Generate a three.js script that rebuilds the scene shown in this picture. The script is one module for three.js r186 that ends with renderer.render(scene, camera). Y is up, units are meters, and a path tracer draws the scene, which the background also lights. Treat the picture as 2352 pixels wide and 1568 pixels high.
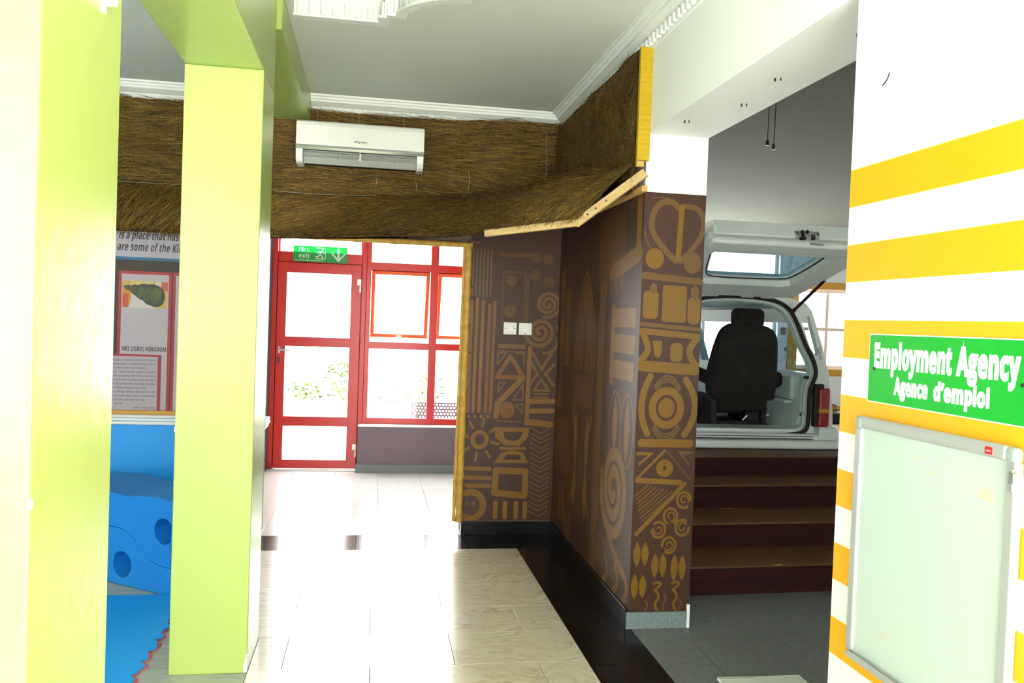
import * as THREE from 'three';
import { RoundedBoxGeometry } from 'three/addons/geometries/RoundedBoxGeometry.js';
import { mergeGeometries } from 'three/addons/utils/BufferGeometryUtils.js';
import { ImprovedNoise } from 'three/addons/math/ImprovedNoise.js';

// ---------- camera, daylight, exposure ----------
const scene = new THREE.Scene();
const renderer = new THREE.WebGLRenderer({ antialias: true });
renderer.toneMapping = THREE.LinearToneMapping;
renderer.toneMappingExposure = 6.8;
renderer.shadowMap.enabled = true;
const camera = new THREE.PerspectiveCamera(44.1, 2352 / 1568, 0.05, 120);
camera.position.set(0, 1.53, 0);
camera.rotation.set(THREE.MathUtils.degToRad(-1.38), THREE.MathUtils.degToRad(-9.5), THREE.MathUtils.degToRad(2.1), 'YXZ');
scene.background = new THREE.Color(0.93, 0.97, 1.0);          // bright overcast sky, entering through windows only
scene.backgroundIntensity = 2.0;
const sun = new THREE.DirectionalLight(0xf6fbff, 13);           // veiled sun, high, from behind and to the left of the camera
sun.position.set(-18, 24, 13.5 - 5); sun.target.position.set(0, 0, -5); sun.castShadow = true; sun.shadow.radius = 4; sun.shadow.mapSize.set(2048, 2048);
Object.assign(sun.shadow.camera, { left: -16, right: 16, top: 16, bottom: -16, near: 1, far: 70 });
scene.add(sun, sun.target);

// ---------- helpers ----------
let seed = 7;
const rnd = () => { seed = (seed * 1664525 + 1013904223) >>> 0; return seed / 4294967296; };
const rr = (a, b) => a + (b - a) * rnd();
const names = new Map();
const numbered = (n) => { const k = names.get(n) ?? 0; names.set(n, k + 1); return k ? n + '_' + String(k).padStart(3, '0') : n; };
const lit = (o) => { o.traverse((m) => { if (m.isMesh) { m.castShadow = true; m.receiveShadow = true; } }); return o; };
function muv(g, s = 1, ou = 0, ov = 0) {                       // planar uv in metres, by the way each face points
  g = g.index ? g.toNonIndexed() : g;
  const p = g.attributes.position, n = g.attributes.normal, uv = new Float32Array(p.count * 2);
  for (let i = 0; i < p.count; i += 3) {
    let ax = 0, ay = 0, az = 0;
    for (let k = 0; k < 3; k++) { ax += Math.abs(n.getX(i + k)); ay += Math.abs(n.getY(i + k)); az += Math.abs(n.getZ(i + k)); }
    for (let k = 0; k < 3; k++) {
      const x = p.getX(i + k), y = p.getY(i + k), z = p.getZ(i + k);
      const [u, v] = ay >= ax && ay >= az ? [x, -z] : ax >= az ? [z, y] : [x, y];
      uv[(i + k) * 2] = u * s + ou; uv[(i + k) * 2 + 1] = v * s + ov;
    }
  }
  g.setAttribute('uv', new THREE.BufferAttribute(uv, 2));
  return g;
}
const B = (x0, x1, y0, y1, z0, z1, r = 0) => {                 // box from its limits, with rounded edges when r > 0
  const w = Math.abs(x1 - x0), h = Math.abs(y1 - y0), d = Math.abs(z1 - z0);
  const g = r > 0 ? new RoundedBoxGeometry(w, h, d, 2, Math.min(r, w / 2.02, h / 2.02, d / 2.02)) : new THREE.BoxGeometry(w, h, d);
  return g.translate((x0 + x1) / 2, (y0 + y1) / 2, (z0 + z1) / 2);
};
const M = (...gs) => mergeGeometries(gs.map((g) => { const q = g.index ? g.toNonIndexed() : g; for (const k of Object.keys(q.attributes)) if (!['position', 'normal', 'uv'].includes(k)) q.deleteAttribute(k); return q; }));
const V = (x, y, z) => new THREE.Vector3(x, y, z);
const tube = (pts, r, seg = 40, rad = 8, closed = false) => new THREE.TubeGeometry(new THREE.CatmullRomCurve3(pts.map((p) => V(...p)), closed, 'centripetal'), seg, r, rad, closed);
function bar(a, b, w, h, r = 0) {                               // a straight bar of section w x h from a to b
  const A = V(...a), C = V(...b), L = A.distanceTo(C);
  const g = r ? new RoundedBoxGeometry(w, h, L, 2, r) : new THREE.BoxGeometry(w, h, L);
  const o = new THREE.Object3D(); o.position.copy(A).add(C).multiplyScalar(0.5); o.lookAt(C); o.updateMatrix();
  return g.applyMatrix4(o.matrix);
}
const cyl = (a, b, r0, r1 = r0, n = 14) => {
  const A = V(...a), C = V(...b), g = new THREE.CylinderGeometry(r1, r0, A.distanceTo(C), n);
  g.applyQuaternion(new THREE.Quaternion().setFromUnitVectors(V(0, 1, 0), C.clone().sub(A).normalize()));
  return g.translate(...A.add(C).multiplyScalar(0.5).toArray());
};
const poly = (pts, holes = []) => {
  const s = new THREE.Shape(pts.map((p) => new THREE.Vector2(...p)));
  for (const h of holes) s.holes.push(new THREE.Path(h.map((p) => new THREE.Vector2(...p))));
  return s;
};
const ext = (shape, depth, bevel = 0, seg = 12) => new THREE.ExtrudeGeometry(shape, { depth, bevelEnabled: bevel > 0, bevelSize: bevel, bevelThickness: bevel, bevelSegments: 2, curveSegments: seg });
function mesh(name, g, m, parent) { const o = new THREE.Mesh(g, m); o.name = parent ? name : numbered(name); o.castShadow = o.receiveShadow = true; (parent ?? scene).add(o); return o; }
function tag(o, label, category, group) { Object.assign(o.userData, { label, category }); if (group) o.userData.group = group; return o; }
function thing(name, label, category, at = [0, 0, 0], group) { const o = new THREE.Group(); o.name = numbered(name); o.position.set(...at); scene.add(o); return tag(o, label, category, group); }
function part(parent, name, g, m, rel = false) {               // g in world metres unless rel
  if (!rel) { const p = new THREE.Vector3(); parent.getWorldPosition(p); g.translate(-p.x, -p.y, -p.z); }
  return mesh(name, g, m, parent);
}
function struct(name, label) { const o = new THREE.Group(); o.name = numbered(name); o.userData.kind = 'structure'; if (label) o.userData.label = label; scene.add(o); return o; }
const smesh = (name, g, m, label) => { const o = mesh(name, g, m); o.userData.kind = 'structure'; if (label) o.userData.label = label; return o; };

// ---------- procedural textures ----------
const noise = new ImprovedNoise();
const fbm = (x, y, z = 0, oct = 4) => { let s = 0, a = 0.5; for (let i = 0; i < oct; i++) { s += a * noise.noise(x, y, z + i * 7.3); x *= 2; y *= 2; a *= 0.5; } return s; };
// value that repeats over a unit square: four shifted samples blended
const tileable = (f) => (u, v) => { const a = f(u, v), b = f(u - 1, v), c = f(u, v - 1), d = f(u - 1, v - 1); return (a * (1 - u) + b * u) * (1 - v) + (c * (1 - u) + d * u) * v; };
function dataTex(n, f, { srgb = true, rep = 1, m = n } = {}) {
  const a = new Uint8Array(n * m * 4);
  for (let j = 0; j < m; j++) for (let i = 0; i < n; i++) { const c = f(i / n, j / m), o = (j * n + i) * 4; for (let k = 0; k < 3; k++) a[o + k] = Math.max(0, Math.min(255, (Array.isArray(c) ? c[k] : c) * 255)); a[o + 3] = 255; }
  const t = new THREE.DataTexture(a, n, m); t.wrapS = t.wrapT = THREE.RepeatWrapping; t.magFilter = THREE.LinearFilter; t.minFilter = THREE.LinearMipmapLinearFilter; t.generateMipmaps = true;
  if (srgb) t.colorSpace = THREE.SRGBColorSpace;
  t.repeat.set(rep, rep); t.needsUpdate = true; return t;
}
const mixc = (a, b, t) => a.map((x, i) => x + (b[i] - x) * t);
const clamp = (x, a = 0, b = 1) => Math.min(b, Math.max(a, x));
const hexc = (h) => [(h >> 16 & 255) / 255, (h >> 8 & 255) / 255, (h & 255) / 255];
const plasterBump = dataTex(256, (() => { const f = tileable((u, v) => fbm(u * 24, v * 24, 3, 4)); return (u, v) => 0.5 + f(u, v); })(), { srgb: false });
const speck = (base, amp, fr, z) => { const f = tileable((u, v) => fbm(u * fr, v * fr, z, 4)); return (u, v) => { const t = f(u, v) * amp, w = (rnd() - 0.5) * amp * 0.5; return hexc(base).map((c) => c * (1 + t + w)); }; };
const std = (o) => new THREE.MeshStandardMaterial(o);
const phy = (o) => new THREE.MeshPhysicalMaterial(o);
function canvasTex(w, h, draw, srgb = true) {
  const c = document.createElement('canvas'); c.width = w; c.height = h; const x = c.getContext('2d'); draw(x, w, h);
  const t = new THREE.CanvasTexture(c); if (srgb) t.colorSpace = THREE.SRGBColorSpace; t.anisotropy = 8; return t;
}
const paint = (hex, rough = 0.55, o = {}) => std({ color: hex, roughness: rough, bumpMap: plasterBump, bumpScale: 0.0012, ...o });

const mat = {
  white: paint(0xe9ebe6, 0.6), ceiling: paint(0xdcdfd6, 0.8), lime: paint(0xa6ba64, 0.3), purple: paint(0x6b5a62, 0.6),
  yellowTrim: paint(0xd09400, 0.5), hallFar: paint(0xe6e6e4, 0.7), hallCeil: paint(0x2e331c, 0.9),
  blueWall: paint(0x089aee, 0.45), moulding: std({ color: 0xe8ebe6, roughness: 0.5 }),
  brown: paint(0x3f2e25, 0.42), red: std({ color: 0xb8140c, roughness: 0.32 }), redDaylit: std({ color: 0xd8571c, roughness: 0.4 }),
  glass: phy({ color: 0xffffff, roughness: 0.02, transmission: 1, thickness: 0, ior: 1.45 }),
  steel: std({ color: 0xb9bcbc, roughness: 0.28, metalness: 0.9 }), alu: std({ color: 0xc9cccb, roughness: 0.35, metalness: 0.6 }), plasticWhite: std({ color: 0xe6e8e2, roughness: 0.35 }),
  plasticGrey: std({ color: 0x8f938f, roughness: 0.5 }), black: std({ color: 0x0e0e0e, roughness: 0.6 }), screw: std({ color: 0x3c3c3a, roughness: 0.5, metalness: 0.6 }),
};
mat.granite = phy({ map: dataTex(256, speck(0x111213, 0.7, 40, 1)), roughness: 0.2, specularIntensity: 0.35 });
mat.graniteDull = std({ map: dataTex(256, speck(0x707c7c, 0.25, 30, 2)), roughness: 0.5 });
mat.tileGrey = std({ map: dataTex(256, speck(0x6f726f, 0.3, 30, 4)), roughness: 0.42 });
mat.tileWhite = phy({ map: dataTex(128, speck(0xeeeeea, 0.05, 10, 5)), roughness: 0.25, clearcoat: 1, clearcoatRoughness: 0.15 });
{
  const f = tileable((u, v) => fbm(u * 3 + fbm(u * 4, v * 4, 9, 3), v * 22 + 5 * fbm(u * 3, v * 3, 2, 3), 4, 5)), g = tileable((u, v) => fbm(u * 5, v * 5, 8, 4));
  mat.marble = phy({ clearcoat: 1, clearcoatRoughness: 0.16, map: dataTex(512, (u, v) => { const t = f(u, v), w = g(u, v); const vein = Math.pow(clamp(1 - Math.abs(t) * 5), 4) * clamp(w * 2.2 + 0.45); return mixc(mixc([0.86, 0.83, 0.71], [0.9, 0.88, 0.8], clamp(w + 0.5)), [0.66, 0.58, 0.42], vein * 0.7); }), roughness: 0.25 });
  const k = tileable((u, v) => fbm(u * 3, v * 30, 12, 4));
  mat.plankTile = std({ map: dataTex(256, (u, v) => { const t = k(u, v); return mixc([0.56, 0.59, 0.56], [0.74, 0.76, 0.72], clamp(t + 0.5)); }), roughness: 0.45 });
  const q = tileable((u, v) => fbm(u * 2, v * 40 + 2 * fbm(u * 2, v * 3, 3, 2), 20, 4));
  const wood = (a, b, o) => phy({ specularIntensity: 0.5, map: dataTex(256, (u, v) => mixc(hexc(a), hexc(b), clamp(q(u, v) * 1.3 + 0.5))), ...o });
  mat.riser = wood(0x1e0301, 0x330903, { roughness: 0.7 }); mat.tread = wood(0x523824, 0x6e4f32, { roughness: 0.55 });
  mat.pine = wood(0xa9823c, 0xc6a05c, { roughness: 0.6 }); mat.pinePale = wood(0xb59763, 0xd0b682, { roughness: 0.6 });
  mat.batten = wood(0xa5830e, 0xc2a41e, { roughness: 0.55 }); mat.bamboo = wood(0xb0852c, 0xd8b258, { roughness: 0.4 });
  mat.ledge = wood(0xb98738, 0xdcae5e, { roughness: 0.5 });
}
// ================= SETTING =================
// ---------- floors: slab with every tile a piece of its own ----------
const floor = struct('floor');
part(floor, 'slab', B(-6, 9.2, -0.3, -0.012, -12.3, 1.5), std({ color: 0x8f8f88, roughness: 0.8 }));
const G = 0.0012;
function tileVariants(w, d, s, n = 4) { return Array.from({ length: n }, () => muv(new RoundedBoxGeometry(w - 2 * G, 0.012, d - 2 * G, 1, 0.0008), s, rr(0, 9), rr(0, 9))); }
function layTiles(name, xs, zs, m, s, offset = () => 0) {      // whole tiles between consecutive xs and zs
  const cache = new Map();
  for (let j = 0; j + 1 < zs.length; j++) for (let i = 0; i + 1 < xs(j).length; i++) {
    const X = xs(j), x0 = X[i], x1 = X[i + 1], z0 = zs[j], z1 = zs[j + 1], key = (x1 - x0).toFixed(3) + '/' + (z1 - z0).toFixed(3);
    if (!cache.has(key)) cache.set(key, tileVariants(x1 - x0, Math.abs(z1 - z0), s));
    const t = mesh(name, cache.get(key)[Math.floor(rnd() * 4)], m, floor); t.position.set((x0 + x1) / 2, -0.006 + rr(-0.0002, 0.0002), (z0 + z1) / 2);
  }
}
const range = (a, b, s) => { const r = []; for (let x = a; s > 0 ? x < b - 0.02 : x > b + 0.02; x += s) r.push(x); r.push(b); return r; };
layTiles('marble_tile', (j) => { const a = j < 4 ? -0.79 : -0.474; return j % 2 ? [a, 0.04, 0.79, 1.017] : [a, -0.335, 0.415, 1.017]; }, range(-5.56, 1.3, 0.375), mat.marble, 1 / 1.1);
layTiles('grey_floor_tile', () => [1.34, 1.593, 2.193, 2.793, 3.393, 3.993, 4.6], range(-4.58, 1.0, 0.6), mat.tileGrey, 1);
layTiles('plank_tile', (j) => { const e = j < 8 ? -0.792 : -0.474; return j % 3 === 0 ? [-3.2, -2.3, -1.4, e] : j % 3 === 1 ? [-3.2, -2.0, -1.1, e] : [-3.2, -2.6, -1.7, e]; }, range(-5.56, 1.0, 0.2), mat.plankTile, 0.8);
layTiles('plank_tile', () => [-3.2, -2.0, -0.715], [-5.93, -5.745, -5.56], mat.plankTile, 0.8);
layTiles('foyer_tile', () => range(-1.5, 1.3, 0.4), range(-8.42, -5.93, 0.415), mat.tileWhite, 1);
// black granite border along the back wall and the right wall, mitred in the corner
const granTile = (pts) => { const cx = pts.reduce((s, p) => s + p[0], 0) / pts.length, cz = pts.reduce((s, p) => s + p[1], 0) / pts.length;
  const g = ext(poly(pts.map(([x, z]) => [x - Math.sign(x - cx) * 0.0006, -(z - Math.sign(z - cz) * 0.0014)])), 0.012).rotateX(-Math.PI / 2); part(floor, 'granite_border_tile', muv(g.translate(0, -0.012, 0), 3), mat.granite); };
granTile([[-0.715, -5.93], [-0.06, -5.93], [-0.06, -5.561], [-0.715, -5.561]]);
granTile([[-0.058, -5.93], [0.689, -5.93], [0.689, -5.561], [-0.058, -5.561]]);
granTile([[0.691, -5.93], [1.324, -5.93], [1.018, -5.562], [0.691, -5.562]]);
granTile([[1.325, -5.928], [1.3385, -5.928], [1.3385, -5.156], [1.018, -5.156], [1.018, -5.558]]);
for (let z = -5.154; z < 0.5; z += 0.762) granTile([[1.018, z], [1.3385, z], [1.3385, z + 0.76], [1.018, z + 0.76]]);

// ---------- walls ----------
const ochre = '#94701f', ochreDim = '#7f612b', ochreRed = '#9a6424';
function muralBase(x, w, h) {
  x.fillStyle = '#553a2c'; x.fillRect(0, 0, w, h);
  for (let i = 0; i < w * h / 60; i++) { x.fillStyle = rnd() < 0.5 ? 'rgba(30,18,14,0.10)' : 'rgba(140,105,95,0.08)'; x.fillRect(rnd() * w, rnd() * h, rr(1, 4), rr(1, 4)); }
}
function grainOver(x, w, h) { for (let i = 0; i < w * h / 40; i++) { x.fillStyle = rnd() < 0.5 ? 'rgba(40,24,12,0.13)' : 'rgba(190,140,50,0.06)'; x.fillRect(rnd() * w, rnd() * h, rr(1, 3), rr(1, 3)); } }
function pen(x) {                                               // tiny drawing kit in centimetres
  x.lineCap = 'round'; x.lineJoin = 'round';
  return {
    line(w, c, ...p) { x.strokeStyle = c; x.lineWidth = w; x.beginPath(); x.moveTo(p[0], p[1]); for (let i = 2; i < p.length; i += 2) x.lineTo(p[i], p[i + 1]); x.stroke(); },
    curve(w, c, x0, y0, ...q) { x.strokeStyle = c; x.lineWidth = w; x.beginPath(); x.moveTo(x0, y0); for (let i = 0; i < q.length; i += 4) x.quadraticCurveTo(q[i], q[i + 1], q[i + 2], q[i + 3]); x.stroke(); },
    ring(w, c, cx, cy, rx, ry = rx, a = 0, b = 7) { x.strokeStyle = c; x.lineWidth = w; x.beginPath(); x.ellipse(cx, cy, rx, ry, 0, a, Math.min(b, a + 6.284)); x.stroke(); },
    disc(c, cx, cy, rx, ry = rx) { x.fillStyle = c; x.beginPath(); x.ellipse(cx, cy, rx, ry, 0, 0, 6.3); x.fill(); },
    rect(c, x0, y0, w, h) { x.fillStyle = c; x.fillRect(x0, y0, w, h); },
    blob(c, x0, y0, w, h, r = 2) { x.fillStyle = c; x.beginPath(); x.roundRect(x0, y0, w, h, r); x.fill(); },
    fill(c, ...p) { x.fillStyle = c; x.beginPath(); x.moveTo(p[0], p[1]); for (let i = 2; i < p.length; i += 2) x.lineTo(p[i], p[i + 1]); x.closePath(); x.fill(); },
    spiral(w, c, cx, cy, r0, r1, turns, rx = 1, a0 = 0) { x.strokeStyle = c; x.lineWidth = w; x.beginPath(); for (let i = 0; i <= 80; i++) { const t = i / 80, a = a0 + t * turns * 6.283, r = r0 + (r1 - r0) * t; x[i ? 'lineTo' : 'moveTo'](cx + rx * r * Math.cos(a), cy + r * Math.sin(a)); } x.stroke(); },
    leaf(c, cx, cy, w, h) { x.fillStyle = c; x.beginPath(); x.moveTo(cx, cy - h); x.quadraticCurveTo(cx + w, cy, cx, cy + h); x.quadraticCurveTo(cx - w, cy, cx, cy - h); x.fill(); },
  };
}
// front of the pillar, 100 units wide and 640 tall (0.322 m x 2.06 m)
const pillarMap = canvasTex(320, 2048, (x, w, h) => {
  muralBase(x, w, h); x.setTransform(3.2, 0, 0, 3.2, 0, 0); const p = pen(x), c = ochre, d = ochreDim;
  p.curve(9, d, 54, 98, 8, 62, 13, 42, 16, 12, 42, 12, 50, 14, 54, 20);
  p.curve(8, d, 62, 98, 104, 62, 97, 36, 94, 16, 64, 18); p.curve(1.6, d, 52, 15, 40, 2, 12, 9); p.curve(1.5, d, 2, 55, 6, 78, 16, 84);
  p.line(9, c, 61, 20, 58, 95); p.disc(c, 20, 96, 15); p.disc(d, 82, 100, 14.5, 15.5); p.fill(d, 70, 98, 82, 88, 82, 112);
  p.line(10, d, 4, 121, 96, 127);
  p.blob(c, 4, 143, 25, 41, 7); p.leaf(d, 20, 140, 12, 9); p.blob(c, 35, 134, 40, 54, 5); p.blob(c, 77, 150, 21, 40, 8); p.leaf(d, 88, 143, 14, 12);
  p.line(6, d, 3, 192, 97, 197); p.line(9, c, 4, 202, 97, 208);
  p.curve(10, c, 6, 206, 14, 220, 15, 228, 14, 236, 4, 244); p.curve(10, c, 96, 211, 82, 222, 83, 232, 86, 244, 97, 252);
  p.fill(c, 22, 216, 38, 216, 37, 236, 32, 241, 26, 238); p.blob(c, 51, 218, 21, 28, 8); p.line(16, c, 6, 253, 94, 257);
  p.curve(10, c, 21, 268, -4, 312, 19, 352); p.curve(10, c, 79, 272, 112, 312, 80, 353);
  p.disc(c, 49, 314, 29, 31); p.disc('#553a2c', 49, 314, 17.5, 19); p.disc(c, 49, 314, 13.5, 15);
  for (const r of [34, 38, 42]) { p.ring(2.4, d, 49, 309, r * 0.62, r, -2.5, -0.6); p.ring(2.4, d, 49, 319, r * 0.66, r, 0.6, 2.5); }
  p.line(12, c, 10, 366, 90, 366);
  p.fill(c, 3, 379, 32, 380, 8, 400, 6, 396, 22, 384, 3, 384); p.fill(d, 70, 377, 98, 378, 98, 381, 78, 382, 92, 398, 90, 399);
  p.line(4, c, 49, 377, 6, 418); p.line(1.8, d, 52, 377, 92, 419); p.disc(c, 50, 403, 14, 13); p.disc('#553a2c', 50, 403, 3); p.line(8, c, 6, 421, 76, 424);
  p.line(6.5, c, 84, 426, 8, 500); for (let i = 0; i < 8; i++) p.line(i % 2 ? 1.8 : 2.6, d, 4 + i * 1.6, 444 + i * 5.5, 24 + i * 6.5, 428 + i * 1.5);
  for (const [a, b, t] of [[84, 450, 1], [63, 474, 2], [44, 494, 4], [83, 491, 0], [62, 517, 3]]) { p.ring(4, c, a, b, 11, 11.5, t, t + 5.3); p.spiral(2.6, c, a, b, 3, 8, 0.9, 1, t); }
  for (const [a, b, s] of [[17, 530, 1], [47, 547, 1], [79, 551, 1.08], [15, 578, 1]]) { p.leaf(c, a - 6.6, b, 12, 19 * s); p.leaf(c, a + 6.6, b, 12, 18 * s); }
  for (const a of [40, 70]) p.curve(4, c, a, 574, a + 9, 570, a + 12, 575, a + 4, 582, a + 2, 584, a + 14, 592, a + 4, 602, a + 2, 608, a + 8, 614, a + 12, 622, a + 4, 628);
  for (const [a, q] of [[28, 600], [58, 590], [84, 598]]) p.curve(2.6, d, a, q, a + 5, q + 6, a, q + 12, a - 4, q + 20, a + 1, q + 30);
  x.setTransform(1, 0, 0, 1, 0, 0); grainOver(x, w, h);
});
// right part of the back wall, 65 cm x 196 cm
const backMap = canvasTex(650, 1960, (x, w, h) => {
  muralBase(x, w, h); x.setTransform(10, 0, 0, 10, 0, 0); const p = pen(x), c = '#a1752a', d = '#8b6832', r = ochreRed;
  for (const [a, t] of [[2, 40], [6, 38], [10.2, 40], [15, 42], [18.5, 40]]) { p.line(2.4, a > 12 ? r : c, a, t, a - 0.6, 118); }
  for (let i = 0; i < 6; i++) p.line(1, d, 2 + i * 2.6, 3, 2 + i * 2.6, 36);
  for (const a of [2.4, 7, 11.4, 16.2]) p.disc(c, a, 121.5, 1.2);
  p.ring(3, c, 11, 138, 5, 5.4); for (let i = 0; i < 8; i++) { const q = i * 0.785 + 0.2; p.line(1.9, c, 11 + 9 * Math.cos(q), 138 + 10 * Math.sin(q), 11 + 13.5 * Math.cos(q), 138 + 15 * Math.sin(q)); }
  p.line(2.8, c, 2, 158.5, 19, 159); p.line(3, c, 2, 165, 19, 165.5); p.line(3, c, 2, 171, 19, 171); p.ring(4.6, c, 6, 185, 9, 9.5, -2, 3.4); p.disc(d, 3.5, 184, 1.4); p.disc(d, 8, 184, 1.4);
  p.rect(d, 22, 69.5, 20, 3); p.line(1, d, 22, 74.5, 42, 75); p.line(3, r, 31, 78, 22, 93, 41, 93, 31, 78); p.line(1, d, 22, 76, 28, 76, 22, 84, 22, 76); p.line(1, d, 35, 76, 41, 76, 41, 84);
  p.line(4, c, 40, 94, 23, 112, 22, 121); p.line(1.1, d, 23, 97, 28, 97, 23, 104, 23, 97); p.line(1.1, d, 41, 98, 34, 109, 41, 109, 41, 98); p.line(1.1, d, 36, 113, 41, 112, 41, 119, 36, 113);
  p.disc(r, 30, 116.5, 5.4, 6); p.disc(d, 30, 116.5, 1.6); p.line(0.9, d, 23, 124.5, 41, 125);
  p.line(3.2, c, 45, 72, 44.4, 126); p.line(3.6, c, 46, 110, 63, 109.5); p.line(3.4, c, 47, 117, 63, 116.5); p.line(4.4, c, 46, 125, 62, 126.5); p.line(1.2, d, 49, 104.5, 60, 104.5); p.line(1.2, d, 49, 107, 60, 107);
  p.line(2.2, d, 47, 75, 54, 87, 61, 75); p.line(2.2, d, 47, 83, 51, 90, 46, 98); p.line(2.2, d, 63, 83, 57, 90, 63, 98); p.line(1.7, d, 54, 94, 49, 102, 60, 102, 54, 94);
  p.fill(c, 22, 129, 47, 129, 46, 136, 40, 142, 29, 142, 22, 136); p.fill('#553a2c', 28, 132, 42, 132, 40, 137, 35, 139, 29, 137); p.line(2, c, 26, 144, 44, 144); p.fill(c, 22, 154.5, 27, 147, 35, 145, 43, 147, 47, 154.5); p.fill('#553a2c', 28, 152, 31, 148.5, 40, 148.5, 42, 152);
  p.line(4.6, c, 23.5, 160, 45, 160.5, 45, 178, 23, 176, 23.5, 160);
  for (const a of [24, 31, 39, 45.5]) p.line(3.4, c, a, 183.5, a, 193.5);
  for (let i = 0; i < 9; i++) { p.line(0.8, d, 48, 129 + i * 7, 55, 133 + i * 7, 62, 129.5 + i * 7); p.line(0.8, d, 48, 133 + i * 7, 56, 137 + i * 7, 62, 133 + i * 7); }
  p.spiral(2.4, d, 57, 40, 1.5, 9.5, 2.3); p.spiral(2.8, d, 52, 60, 1.5, 11, 2.2, 1, 2); p.ring(2, d, 57, 63, 9, 12, -0.6, 1.8);
  for (const [a, b] of [[47, 7], [56, 7.5], [47, 20], [57, 24]]) p.disc('#6f4f2a', a, b, 4); p.line(1.2, '#6f4f2a', 24, 18, 40, 18, 40, 54, 24, 54, 24, 18); p.disc('#76522a', 29.5, 46, 4.6); p.disc('#76522a', 30, 24, 4); p.line(1.4, '#6f4f2a', 42, 20, 42, 68); p.line(2.6, '#76522a', 22, 6, 42, 6);
  x.setTransform(1, 0, 0, 1, 0, 0); grainOver(x, w, h);
});
// side of the brown wall, 187 cm x 220 cm
const sideMap = canvasTex(1122, 1320, (x, w, h) => {
  muralBase(x, w, h); x.setTransform(6, 0, 0, 6, 0, 0); const p = pen(x), c = '#a2762a', d = '#8e652a';
  for (let i = 0; i < 15; i++) p.line(1.8, d, 108 + i * 3.4, 6, 107 + i * 3.4, 42 + (i % 3) * 4);
  for (const [a, b] of [[14, 56], [14, 100], [30, 70]]) { p.fill(d, a - 8, b + 26, a + 8, b + 26, a + 3, b, a - 3, b); p.fill(d, a - 3, b - 2, a + 3, b - 2, a + 8, b - 26, a - 8, b - 26); }
  for (const r of [6, 12, 18, 24]) { p.curve(2.6, d, 78 - r, 96, 78 - r, 60 - r * 0.3, 78, 58 - r, 78 + r, 60 - r * 0.3, 78 + r, 96); }
  for (let i = 0; i < 10; i++) p.line(1.8, d, 55 + i * 5, 100, 55 + i * 5, 118);
  for (const s of [-1, 1]) { p.curve(3.6, d, 78 + s * 24, 122, 78 + s * 2, 150, 78 + s * 22, 182); p.leaf(d, 78 + s * 14, 140, 9, 18); p.leaf(d, 78 + s * 14, 172, 9, 16); }
  for (let i = 0; i < 4; i++) p.line(2, d, 112 + i * 3.4, 44, 110 + i * 3.4, 214);
  p.line(9, c, 134, 38, 182, 30); p.line(8, c, 180, 30, 180, 4);
  for (const b of [58, 72, 86]) p.blob(c, 140, b, 40, 10, 2); p.rect(c, 136, 56, 7, 44);
  for (const a of [150, 172]) { p.leaf(c, a, 122, 9, 17); p.ring(1.8, d, a, 122, 11, 19); }
  p.spiral(7, c, 152, 156, 4, 26, 2.3, 0.92, 1); p.curve(5, c, 128, 150, 128, 182, 176, 196);
  for (let i = 0; i < 12; i++) p.line(1.3, d, 128 + i * 4, 186, 120 + i * 4, 204);
  for (const [a, b] of [[28, 150], [30, 190], [48, 204]]) { p.leaf(d, a - 5, b, 6, 15); p.leaf(d, a + 5, b, 6, 15); }
  for (let i = 0; i < 8; i++) p.line(2.2, d, 6 + i * 5, 132, 8 + i * 5, 168);
  for (const a of [142, 162, 178]) p.curve(4, c, a, 196, a + 8, 202, a, 208, a - 8, 212, a + 2, 218);
  x.setTransform(1, 0, 0, 1, 0, 0); grainOver(x, w, h);
});
const muralMat = (map) => phy({ specularIntensity: 0.5, map, color: new THREE.Color(0.56, 0.51, 0.48), roughness: 0.4, bumpMap: plasterBump, bumpScale: 0.0008 });
const pillarMat = muralMat(pillarMap), backMat = muralMat(backMap), sideMat = muralMat(sideMap);

const wallBack = struct('wall_back');
const faceMat = (m, at) => { const a = Array(6).fill(mat.brown); a[at] = m; return a; };
part(wallBack, 'painted_section', B(0.675, 1.325, 0.1, 2.06, -6.13, -5.93), faceMat(backMat, 4));
part(wallBack, 'wall_section', M(B(0.675, 1.325, 0, 0.1, -6.13, -5.93), B(-4.4, -0.715, 0, 2.06, -6.13, -5.93), B(-4.4, 1.325, 2.06, 3.0, -6.13, -5.93)), paint(0x5a4a40, 0.6));
part(wallBack, 'painted_section', B(0.675, 1.325, 2.06, 2.5, -5.95, -5.929), phy({ color: new THREE.Color(0x553a2c).multiply(new THREE.Color(0.56, 0.51, 0.48)), roughness: 0.4, specularIntensity: 0.5 }));
part(wallBack, 'dado_panel', muv(B(-3.2, -0.715, 0.0, 0.775, -5.93, -5.924)), mat.blueWall);
const wallRight = struct('wall_right');
part(wallRight, 'painted_section', B(1.325, 1.647, 0, 2.2, -5.93, -4.06), [mat.white, sideMat, mat.brown, mat.brown, pillarMat, mat.brown]);
part(wallRight, 'wall_section', muv(M(B(1.325, 1.647, 2.2, 3.0, -6.13, -4.06), B(1.325, 1.647, 0, 2.2, -6.13, -5.93))), mat.white);
part(wallRight, 'wall_section', muv(B(1.6, 1.646, 0, 3.0, -12, -6.13)), mat.white);
part(wallRight, 'lintel', muv(B(1.325, 1.647, 2.488, 3.0, -4.06, -2.21)), mat.white);
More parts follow.
